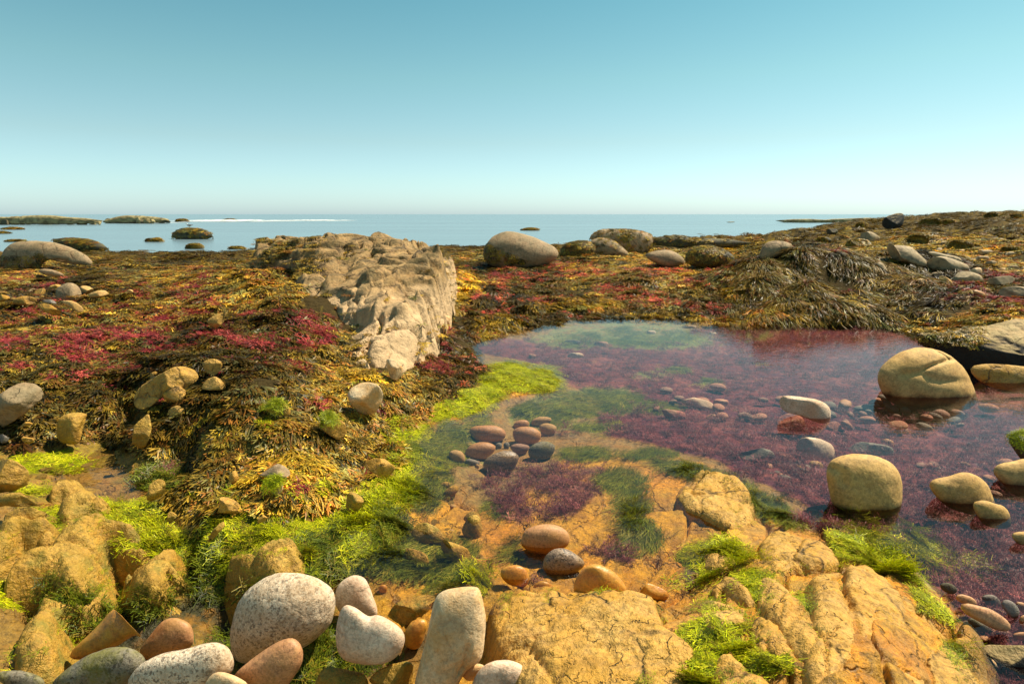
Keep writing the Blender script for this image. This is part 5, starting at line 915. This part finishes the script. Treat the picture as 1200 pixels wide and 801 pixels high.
# ------------------------------------------------------------------ seaweed
def frond_set(kind, rg):
    V = []; F = []; T = []
    def strip(P0, head, el, L, w0, w1, segs, curve, t0, t1, twist=0):
        p = np.array(P0, float); h = head; e = el
        pts = [p.copy()]; hs = [(h, e)]
        for i in range(segs):
            p = p+np.array([math.cos(h)*math.cos(e), math.sin(h)*math.cos(e), math.sin(e)])*L/segs
            h += rg.normal(0, .12); e -= curve/segs
            if p[2] < .002: p[2] = .002; e = max(e, rg.uniform(0, .25))
            pts.append(p.copy()); hs.append((h, e))
        k = len(V)
        for i, (q, (hh, ee)) in enumerate(zip(pts, hs)):
            f = i/segs; ww = w0*(1-f)+w1*f; tw = twist*f
            lat = np.array([-math.sin(hh)*math.cos(tw), math.cos(hh)*math.cos(tw), math.sin(tw)])
            V.append(q-lat*ww/2); V.append(q+lat*ww/2); T.extend([t0+(t1-t0)*f]*2)
        for i in range(segs): F.append((k+2*i, k+2*i+1, k+2*i+3, k+2*i+2))
        return pts[-1], hs[-1][0], hs[-1][1]
    if kind == 'rock':
        for j in range(8):
            b = np.array([rg.uniform(-.03, .03), rg.uniform(-.04, .04), 0]); h = rg.normal(0, .65); L = rg.uniform(.06, .11); w = rg.uniform(.006, .010)
            p, h1, e = strip(b, h, rg.uniform(.05, .7), L*.45, w*.7, w, 2, .6, 0, .35, rg.normal(0, .5))
            for s_ in (-1, 1):
                p2, h2, e2 = strip(p, h1+s_*rg.uniform(.25, .55), e+rg.normal(0, .2), L*.32, w*.9, w, 1, .4, .35, .65, rg.normal(0, .6))
                for s2 in (-1, 1):
                    if rg.random() < .85: strip(p2, h2+s2*rg.uniform(.2, .5), e2+rg.normal(.1, .3), L*.3, w*.95, w*.55, 1, .3, .65, 1.0, rg.normal(0, .6))
    elif kind == 'strap':
        for j in range(12):
            b = np.array([rg.uniform(-.04, .04), rg.uniform(-.06, .06), 0]); h = rg.normal(0, .22); L = rg.uniform(.14, .3); w = rg.uniform(.005, .009)
            p, h1, e = strip(b, h, rg.uniform(.3, .7), L*.6, w*.8, w, 4, .9, 0, .5, rg.normal(0, .6))
            for s_ in (-1, 1):
                if rg.random() < .8: strip(p, h1+s_*rg.uniform(.1, .3), e, L*.4, w*.9, w*.5, 2, .4, .5, 1, rg.normal(0, .6))
    elif kind == 'red':
        for j in range(22):
            b = np.array([rg.uniform(-.03, .03), rg.uniform(-.03, .03), .008]); h = rg.normal(0, .9); L = rg.uniform(.03, .07); w = rg.uniform(.0022, .004)
            p, h1, e = strip(b, h, rg.uniform(.2, 1.0), L*.5, w, w, 2, .6, 0, .4, rg.normal(0, .8))
            for s_ in (-1, 0, 1): strip(p, h1+s_*rg.uniform(.3, .7), e+rg.normal(.1, .3), L*.4, w*.9, w*.4, 1, .2, .4, 1, rg.normal(0, .8))
    elif kind == 'green':
        for j in range(44):
            b = np.array([rg.uniform(-.05, .05), rg.uniform(-.05, .05), rg.uniform(0, .006)]); h = rg.normal(0, 1.0); L = rg.uniform(.012, .038); w = rg.uniform(.0012, .0034)
            strip(b, h, rg.uniform(-.05, .45), L, w, w*.5, 2, rg.uniform(.1, .7), .2, 1, rg.normal(0, .6))
    elif kind == 'hair':
        for j in range(34):
            b = np.array([rg.uniform(-.05, .05), rg.uniform(-.05, .05), rg.uniform(0, .012)]); h = rg.normal(0, .28); L = rg.uniform(.05, .13)
            strip(b, h, rg.uniform(0, .14), L*.7, .0017, .0008, 4, .2, 0, 1, rg.normal(0, .5))
    elif kind == 'fuzz':
        for j in range(30):
            b = np.array([rg.uniform(-.04, .04), rg.uniform(-.04, .04), 0]); h = rg.uniform(0, 6.28); L = rg.uniform(.02, .05)
            p, h1, e = strip(b, h, rg.uniform(.2, 1.2), L*.6, .0022, .002, 2, .3, 0, .6, 0)
            for s_ in (-1, 1): strip(p, h1+s_*.6, e, L*.4, .002, .001, 1, .2, .6, 1, 0)
    return np.array(V), np.array(F), np.array(T)
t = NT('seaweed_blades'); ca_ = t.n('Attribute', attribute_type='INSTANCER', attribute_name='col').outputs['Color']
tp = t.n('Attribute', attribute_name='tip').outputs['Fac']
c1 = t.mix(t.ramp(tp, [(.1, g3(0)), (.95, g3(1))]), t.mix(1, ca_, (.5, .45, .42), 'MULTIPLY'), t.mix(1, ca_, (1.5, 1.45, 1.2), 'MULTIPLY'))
b = t.n('BsdfPrincipled', i_Base_Color=c1, i_Roughness=.42); b.inputs['Specular IOR Level'].default_value = .19
tl = t.n('BsdfTranslucent', i_Color=c1)
M_WEED = t.out(t.n('MixShader', i_0=.22, i_1=b.outputs[0], i_2=tl.outputs[0]).outputs[0])
PROTO = {}
for kd, nk in (('rock', 7), ('strap', 5), ('red', 4), ('green', 4), ('hair', 5), ('fuzz', 4)):
    PROTO[kd] = []
    for q in range(nk):
        V, F, T = frond_set(kd, np.random.default_rng(100+q*7+len(kd)))
        PROTO[kd].append(mesh_obj('%s_tuft' % kd, V, F, M_WEED, link=False, attrs={'tip': ('FLOAT', T)}))
def gn_group(kd):
    ng = bpy.data.node_groups.new('scatter_'+kd, 'GeometryNodeTree')
    ng.interface.new_socket('Geometry', in_out='INPUT', socket_type='NodeSocketGeometry'); ng.interface.new_socket('Geometry', in_out='OUTPUT', socket_type='NodeSocketGeometry')
    N = ng.nodes; Lk = ng.links; gi = N.new('NodeGroupInput'); go = N.new('NodeGroupOutput'); jn = N.new('GeometryNodeJoinGeometry')
    for po in PROTO[kd]:
        oi = N.new('GeometryNodeObjectInfo'); oi.inputs['Object'].default_value = po; oi.inputs['As Instance'].default_value = False
        g2 = N.new('GeometryNodeGeometryToInstance'); Lk.new(oi.outputs['Geometry'], g2.inputs[0]); Lk.new(g2.outputs[0], jn.inputs[0])
    ip = N.new('GeometryNodeInstanceOnPoints'); Lk.new(gi.outputs[0], ip.inputs['Points']); Lk.new(jn.outputs[0], ip.inputs['Instance']); ip.inputs['Pick Instance'].default_value = True
    def na(nm, ty):
        a = N.new('GeometryNodeInputNamedAttribute'); a.data_type = ty; a.inputs[0].default_value = nm; return a.outputs['Attribute']
    er = N.new('FunctionNodeEulerToRotation'); Lk.new(na('rot', 'FLOAT_VECTOR'), er.inputs[0]); Lk.new(er.outputs[0], ip.inputs['Rotation'])
    Lk.new(na('scl', 'FLOAT_VECTOR'), ip.inputs['Scale']); Lk.new(na('idx', 'INT'), ip.inputs['Instance Index']); Lk.new(ip.outputs[0], go.inputs[0])
    return ng
GN = {k: gn_group(k) for k in PROTO}
def eulers(Nn, flow):
    X = flow-(flow*Nn).sum(1)[:, None]*Nn; X /= np.linalg.norm(X, axis=1)[:, None]+1e-9; Y = np.cross(Nn, X)
    return np.stack([np.arctan2(Y[:, 2], Nn[:, 2]), -np.arcsin(np.clip(X[:, 2], -1, 1)), np.arctan2(X[:, 1], X[:, 0])], 1)
def scatter(name, kd, P, Nn, flow, scl, col, label=None, parent=None, cat=None):
    if len(P) == 0: return
    rot = eulers(Nn, flow); sc = np.stack([scl, scl, scl*(dict(rock=np.where(P[:, 1] > 9, .6, .75), green=.3, hair=.5, red=.8).get(kd, 1.0))], 1) if scl.ndim == 1 else scl
    off = np.zeros(3) if parent is None else np.array(parent.location)
    me = bpy.data.meshes.new(name); me.vertices.add(len(P)); me.vertices.foreach_set('co', (P-off).astype(np.float32).ravel())
    for an, ty, ar in (('rot', 'FLOAT_VECTOR', rot), ('scl', 'FLOAT_VECTOR', sc), ('idx', 'INT', rng.integers(0, len(PROTO[kd]), len(P))), ('col', 'FLOAT_COLOR', np.hstack([col, np.ones((len(P), 1))]))):
        a = me.attributes.new(an, ty, 'POINT'); a.data.foreach_set({'FLOAT_VECTOR': 'vector', 'INT': 'value', 'FLOAT_COLOR': 'color'}[ty], np.ascontiguousarray(ar, dtype=np.int32 if ty == 'INT' else np.float32).ravel())
    me.materials.append(M_WEED)
    o = bpy.data.objects.new(name, me); COL.objects.link(o); o.parent = parent
    md = o.modifiers.new('scatter', 'NODES'); md.node_group = GN[kd]; tag(o, label, cat, kind='stuff'); return o

def candidates(n, ylo, yhi, smax=1.12):
    y = np.geomspace(ylo, yhi, 4000); pdf = (1050/y+70)/y*(y-0)**.0; cdf = np.cumsum(pdf*np.gradient(y)); cdf /= cdf[-1]
    yy_ = np.interp(rng.random(n), cdf, y); s_ = rng.uniform(-smax, smax, n); return s_*yy_, yy_
def clear_of_rocks(P, shrink=2.0, d=None):
    u, v, dep = project(P); ok = np.ones(len(P), bool)
    for p, d0, d1 in ROCKS:
        lo = p.min(0); hi = p.max(0); m = ok & (u > lo[0]) & (u < hi[0]) & (v > lo[1]) & (v < hi[1]) & (dep > d0) & (dep < d1)
        if m.any():
            ix = np.where(m)[0]; c_ = p.mean(0); q = c_+(p-c_)*max(.5, 1-shrink/max(8, (hi-lo).min()))
            ok[ix] = inside_dist(u[ix], v[ix], q) < 0
    return ok
def pick(pal, w_, n):
    i = rng.choice(len(pal), n, p=np.array(w_)/sum(w_)); return np.array(pal)[i]*np.exp(rng.normal(0, .28, (n, 1)))
x_, y_ = candidates(340000, 2.2, 125)
ye = rng.uniform(8.3, 12.5, 16000); x_ = np.append(x_, rng.uniform(.36, .66, 16000)*ye); y_ = np.append(y_, ye)
z_, N_ = lookup(x_, y_); P_ = np.stack([x_, y_, z_], 1); gz_ = zones(P_)
okl = (z_ > -.03) & ((y_ < 14) | (z_ > ZS-.02))
okl |= (y_ > 12) & (z_ > ZS-.02)
ok = clear_of_rocks(P_, 3)
# flow: downslope mixed with a slow swirling field
sw = fbm(P_*np.array([.8, .8, 0])+3, 3, 91)*3.4-2.2
down = N_*np.array([1, 1, 0]); fl = down*4+np.stack([np.cos(sw), np.sin(sw), 0*sw], 1)*.55+np.array([.15, -.45, 0])
fl += rng.normal(0, .28, fl.shape)*np.array([1, 1, 0])
wmask = (gz_['weed']+rng.normal(0, .12, len(x_)) > .5) & okl & ok
bright = fbm(P_*np.array([1.1, 1.1, 0])/(1+y_/14)[:, None], 4, 95)*.5+.5
GOLDB = samp(blobs([(300, 540, 170, 50, 1), (440, 450, 100, 40, .8), (540, 400, 40, 60, .7), (330, 320, 50, 30, .7), (200, 480, 120, 30, .6)]), gz_['u'], gz_['v'])
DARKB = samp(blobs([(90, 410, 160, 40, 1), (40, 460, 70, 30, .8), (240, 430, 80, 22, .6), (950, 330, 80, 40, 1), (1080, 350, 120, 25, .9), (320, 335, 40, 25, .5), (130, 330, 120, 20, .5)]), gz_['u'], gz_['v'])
holes = fbm(P_*np.array([5, 5, 0])/(1+y_/10)[:, None], 3, 99)
PAL = [(.37, .24, .03), (.23, .14, .025), (.52, .36, .06), (.15, .12, .03), (.06, .05, .018), (.26, .24, .08), (.33, .14, .03)]
near = y_ < 14
redm = wmask & (((gz_['red']*(.45+.55*sst(-.2, .2, holes))) > rng.random(len(x_))*np.where(gz_['u'] > 545, 1.5, 3.0)+.10) | ((rng.random(len(x_)) < .055) & (y_ < 16) & (holes > .0) & ((gz_['v'] < 440) | (gz_['u'] > 540))))
yelm = (gz_['yel'] > rng.random(len(x_))*.9+.1) & ok & (z_ > -.1)
br = wmask & ~(redm & (rng.random(len(x_)) < .75)) & (rng.random(len(x_)) < .95) & (holes > -.42)
col = pick(PAL, [5, 6, 1.8, 5, 3.5, 2.5, 4], len(x_))
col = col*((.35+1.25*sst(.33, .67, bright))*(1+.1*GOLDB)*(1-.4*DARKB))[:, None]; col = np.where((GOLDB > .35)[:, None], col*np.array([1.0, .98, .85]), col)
col = np.where((gz_['yel'] > .5)[:, None], col*np.array([1.7, 1.6, .8]), col)
farf = sst(12, 30, y_)[:, None]; col = col*(1-farf)+farf*(col*.5+np.array([.09, .055, .008])*.5)
scl = (.6+.75*rng.random(len(x_))**1.5)*(1+np.minimum(y_, 12)/15)*(1+np.maximum(y_-12, 0)/50)
mound = (gz_['u'] > 870) & (gz_['u'] < 1110) & (gz_['v'] < 375) & (gz_['v'] > 285) & (y_ < 14)
col[mound] *= .62
mixs = (rng.random(len(x_)) < .14) & (y_ < 14)
bank = (gz_['u'] > 545) & (gz_['u'] < 885) & (y_ < 17)
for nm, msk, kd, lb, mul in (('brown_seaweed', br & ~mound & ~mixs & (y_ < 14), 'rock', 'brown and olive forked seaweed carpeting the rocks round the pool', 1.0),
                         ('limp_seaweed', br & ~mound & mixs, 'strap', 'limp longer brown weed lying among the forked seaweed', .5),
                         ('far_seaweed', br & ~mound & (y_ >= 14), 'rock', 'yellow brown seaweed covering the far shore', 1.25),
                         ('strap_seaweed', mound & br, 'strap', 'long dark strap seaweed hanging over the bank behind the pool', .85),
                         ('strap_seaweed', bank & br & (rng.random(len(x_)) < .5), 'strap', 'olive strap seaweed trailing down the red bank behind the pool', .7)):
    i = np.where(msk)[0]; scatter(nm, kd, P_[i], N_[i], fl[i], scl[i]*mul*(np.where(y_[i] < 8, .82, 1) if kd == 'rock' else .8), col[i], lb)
i = np.where(redm)[0]; rc = pick([(.34, .045, .055), (.24, .03, .045), (.44, .09, .075), (.14, .02, .025)], [4, 3, 3, 2], len(i))
warm = ((gz_['u'][i] > 540) & (gz_['u'][i] < 880))[:, None]; rc = np.where(warm, rc*np.array([1.7, 2.3, 1.4]), rc)
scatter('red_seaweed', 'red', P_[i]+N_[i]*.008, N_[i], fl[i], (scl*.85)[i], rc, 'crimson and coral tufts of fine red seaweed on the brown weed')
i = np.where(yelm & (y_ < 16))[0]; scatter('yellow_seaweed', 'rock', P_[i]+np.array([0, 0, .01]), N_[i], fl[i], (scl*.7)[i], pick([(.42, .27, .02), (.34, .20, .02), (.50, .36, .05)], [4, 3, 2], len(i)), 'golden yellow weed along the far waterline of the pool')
# fine algae near the camera
x2, y2 = candidates(320000, 1.3, 13, 1.1); z2, N2 = lookup(x2, y2); P2 = np.stack([x2, y2, z2], 1); gz2 = zones(P2); ok2 = clear_of_rocks(P2, 3)
i = np.where((gz2['grn'] > rng.random(len(x2))*.8+.15) & ok2)[0]
scatter('green_algae', 'green', P2[i]+np.array([0, 0, .004]), N2[i], np.array([-.5, -.8, 0])+rng.normal(0, .6, (len(i), 3)), (.6+.4*rng.random(len(i)))*(1+y2[i]/6), pick([(.36, .40, .006), (.48, .50, .008), (.18, .23, .008), (.50, .46, .02), (.20, .14, .02)], [4, 3, 3, 1.5, 1.5], len(i)), 'bright yellow green algae matted along the waterline and rock cracks')
i = np.where((gz2['dgr'] > rng.random(len(x2))*.9+.12) & ok2 & (gz2['u'] < 470))[0]
scatter('green_algae', 'green', P2[i]+np.array([0, 0, .004]), N2[i], rng.normal(size=(len(i), 3)), (.6+.5*rng.random(len(i)))*(1+y2[i]/6), pick([(.09, .12, .008), (.16, .19, .01), (.05, .07, .008), (.22, .17, .02)], [4, 3, 3, 1.5], len(i)), 'dark wet green algae mat over the lower left shore')
i = np.where((gz2['dgr'] > rng.random(len(x2))*.9+.12) & (rng.random(len(x2)) < .38) & (gz2['u'] > 425) & (gz2['v'] < 730))[0]; fl2 = np.array([-.5, -.75, 0])+rng.normal(0, .3, (len(i), 3))
scatter('hair_algae', 'hair', P2[i]+np.array([0, 0, .004]), N2[i], fl2, (.6+.4*rng.random(len(i)))*(1+y2[i]/9), pick([(.16, .19, .02), (.09, .13, .015), (.25, .26, .03), (.32, .28, .05)], [4, 3, 3, 1.5], len(i)), 'dark green hair algae combed by the water over the shallows')
pm = ((gz2['pool'] > .55) & (z2 < -.03) & (gz2['dgr'] < .35) & (gz2['grn'] < .3)) | (gz2['npur'] > .4)
i = np.where(pm & (rng.random(len(x2)) < .09) & clear_of_rocks(P2, 10))[0]
lift = np.minimum(rng.random(len(i))**2*np.maximum(-z2[i], 0), .3)
scatter('purple_algae', 'fuzz', P2[i]+np.stack([0*lift, 0*lift, lift*.5], 1), N2[i], rng.normal(size=(len(i), 3)), (.45+.35*rng.random(len(i)))*(1+y2[i]/9), pick([(.17, .05, .07), (.23, .075, .09), (.11, .03, .045), (.32, .13, .12)], [4, 3, 3, 1], len(i)), 'purple red algae growing over the drowned floor of the pool')
# algae in the joints of the slabs
for o, V, ck_, in_ in SLABS:
    if o.name.startswith('rock_outcrop'):
        u3, v3, _d = project(V); n3_ = fbm(V*np.array([2, 2, 2.]), 3, 130)
        pr = (ck_ > .45)*(n3_ > .02)*.10+((~in_)*(u3 < 470)*.10)+((n3_ > .10)*sst(400, 340, u3-.25*(v3-330))*.12)+(n3_ > .15)*(v3 > 400)*.06
        i = np.where(rng.random(len(V)) < pr)[0]
        scatter('seaweed', 'rock', V[i], np.tile([0, -.2, 1.], (len(i), 1)), np.array([.1, -.8, -.3])+rng.normal(0, .4, (len(i), 3)), .7+.4*rng.random(len(i)), pick(PAL, [5, 5, 3, 4, 3, 2, 3], len(i))*.8, parent=o)
        continue
    gz3 = zones(V); r3 = rng.random(len(V)); jn = fbm(V*np.array([2.2, 2.2, 0]), 3, 120)
    sel = ((samp(Z_GRN, gz3['u'], gz3['v']) > r3*1.2+.25) & (rng.random(len(V)) < .22)) | ((ck_ > .55) & (jn > -.05) & (rng.random(len(V)) < .10)) | (~in_ & (jn > 0) & (rng.random(len(V)) < .03))
    i = np.where(sel)[0]
    if len(i) < 3: continue
    scatter('green_algae', 'green', V[i]+np.array([0, 0, .001]), np.tile([0, 0, 1.], (len(i), 1)), rng.normal(size=(len(i), 3)), .35+.35*rng.random(len(i)), pick([(.27, .31, .006), (.38, .42, .008), (.12, .17, .008), (.16, .12, .02)], [4, 2, 3, 2], len(i)), parent=o)
# green caps on the rocks that carry them
for o in [o for o in S.objects if o.get('label') and any(k in o['label'] for k in ('green tuft', 'capped with green moss', 'green mossy cap', 'beside bright green moss'))]:
    me = o.data; V = np.zeros(len(me.vertices)*3, np.float32); me.vertices.foreach_get('co', V); V = V.reshape(-1, 3); Nn = np.zeros(len(V)*3, np.float32); me.vertices.foreach_get('normal', Nn); Nn = Nn.reshape(-1, 3)
    Wp = V+np.array(o.location); mid = np.median(Wp[:, 0]); sel = np.where((Nn[:, 2] > .35) & (Wp[:, 0] < mid+.02) & (Wp[:, 2] > np.percentile(Wp[:, 2], 55)) & (rng.random(len(V)) < .6))[0]
    if len(sel): scatter('green_algae', 'green', Wp[sel], Nn[sel], rng.normal(size=(len(sel), 3)), .5+.4*rng.random(len(sel)), pick([(.27, .31, .006), (.38, .42, .008), (.12, .17, .008)], [4, 3, 2], len(sel)), parent=o)
# weed clothing of single rocks
for o, dens, kd in WEEDY:
    if not dens: continue
    me = o.data; V = np.zeros(len(me.vertices)*3, np.float32); me.vertices.foreach_get('co', V); V = V.reshape(-1, 3); Nn = np.zeros_like(V).ravel(); me.vertices.foreach_get('normal', Nn); Nn = Nn.reshape(-1, 3)
    Wp = V+np.array(o.location); sel = (Nn[:, 2] > -.35) & (rng.random(len(V)) < dens) & (Nn[:, 1] < .55)
    if kd: uv_ = project(Wp); sel &= kd(uv_[0], uv_[1])
    elif True: sel &= fbm(Wp*1.5, 3, 44) > (.0 if dens < .5 else -.25)
    i = np.where(sel)[0]; far = np.linalg.norm(Wp[i]-CAM, axis=1)
    f_ = Nn[i]*np.array([1, 1, 0])+np.array([0, 0, -1.2])+rng.normal(0, .2, (len(i), 3))
    scatter('seaweed', 'rock', Wp[i], Nn[i], f_, .55+far/30, pick(PAL, [5, 5, 2, 5, 4, 2, 2], len(i))*.9, parent=o)

# ------------------------------------------------------------------ gull on the sea boulder, breaking wave
gm = {}
for k_, c_, r_ in (('gull_white', (.8, .8, .78), .6), ('gull_grey', (.30, .32, .34), .6), ('gull_yellow', (.6, .35, .03), .5)):
    t = NT(k_); pos = t.n('NewGeometry').outputs['Position']; gm[k_] = t.out(t.n('BsdfPrincipled', i_Base_Color=t.mix(t.noise(pos, 60), c_, tuple(x*.85 for x in c_)), i_Roughness=r_).outputs[0])
top = on(222.5, 267.0, ZS+.0); dep = None
me = sea_b.data; V = np.zeros(len(me.vertices)*3, np.float32); me.vertices.foreach_get('co', V); V = V.reshape(-1, 3)+np.array(sea_b.location)
uu, vv, _ = project(V); k = np.where(abs(uu-222.5) < 4)[0]; kk = k[V[k, 2].argmax()]; top = V[kk]
def ell(name, c, r, mat, parent, seg=10, bend=None):
    D, F = _cs.setdefault(8, cube_sphere(8)); V = D*np.array(r)
    if bend is not None: V = bend(V)
    return mesh_obj(name, V+np.array(c), F, mat, parent=parent)
gull = bpy.data.objects.new('gull', None); COL.objects.link(gull); gull.location = top-np.array([0, 0, .01]); gull.rotation_euler = (0, 0, math.radians(170)); gull.scale = (1.15,)*3
tag(gull, 'small white gull standing on the weed topped boulder in the sea', 'gull')
def taper(V): W = V.copy(); f = np.clip((-V[:, 0])/.2, 0, 1); W[:, 1] *= 1-.75*f; W[:, 2] = W[:, 2]*(1-.6*f)+f*.015; hd = np.clip((V[:, 0]-.08)/.12, 0, 1); W[:, 2] += hd*.05; W[:, 1] *= 1-.3*hd; return W
ell('body', (0, 0, .17), (.2, .08, .075), gm['gull_white'], gull, bend=taper); ell('head', (.185, 0, .275), (.05, .038, .042), gm['gull_white'], gull)
ell('neck', (.165, 0, .235), (.035, .032, .06), gm['gull_white'], gull)
for s_ in (-1, 1):
    ell('wing', (-.05, .055*s_, .19), (.2, .03, .055), gm['gull_grey'], gull, bend=taper); ell('leg', (.01, .03*s_, .06), (.006, .006, .07), gm['gull_yellow'], gull); ell('eye', (.20, .033*s_, .285), (.007, .006, .007), M_DARK, gull)
ell('beak', (.245, 0, .268), (.035, .010, .012), gm['gull_yellow'], gull)
t = NT('foam'); pos = t.n('NewGeometry').outputs['Position']; fn = t.noise(t.n('Mapping', i_Vector=pos, i_Scale=(.15, .6, 1)).outputs[0], 1.2, 5, .7)
al = t.n('Attribute', attribute_name='thick').outputs['Fac']
M_FOAM = t.out(t.n('MixShader', i_0=t.math('MULTIPLY', t.ramp(fn, [(.35, g3(.25)), (.6, g3(1))]), al, clamp=True), i_1=t.n('BsdfTransparent').outputs[0], i_2=t.n('BsdfPrincipled', i_Base_Color=(.72, .75, .74, 1), i_Roughness=.9).outputs[0]).outputs[0])
def foam(label, u0, u1, v, hgt, wd_, dist_z=ZS):
    P0, P1 = on(u0, v, ZS), on(u1, v, ZS); nx, ny = 80, 9; V = []; th_ = []
    for i in range(nx):
        f = i/(nx-1); c_ = P0*(1-f)+P1*f; en = math.sin(math.pi*f)**.5
        for j in range(ny):
            gj = j/(ny-1); V.append((c_[0], c_[1]+(gj-.5)*wd_*(1+.4*math.sin(i*.3)), ZS+.01+hgt*en*math.sin(math.pi*gj)*(.75+.25*math.sin(i*.7)))); th_.append(en*math.sin(math.pi*gj)**.6)
    q = (np.arange(nx-1)[:, None]*ny+np.arange(ny-1)[None]).ravel(); o = mesh_obj('breaking_wave', np.array(V), np.stack([q, q+1, q+ny+1, q+ny], 1), M_FOAM, attrs={'thick': ('FLOAT', np.array(th_))}); tag(o, label, kind='stuff')
foam('white surf line breaking between the reef and the outcrop', 198, 345, 259.5, .55, 26); foam('right end of the surf line thinning out', 320, 415, 258.7, .35, 24)
foam('thin surf touching the right end of the reef', 150, 215, 261, .12, 8); foam('thin pale swash at the shore behind the boulders', 500, 580, 291.5, .02, 2.0); foam('thin pale swash off the weedy ledge', 760, 870, 281, .02, 3)
print('total tris', sum(len(o.data.polygons)*2 for o in S.objects if o.type == 'MESH'), 'objs', len(S.objects))
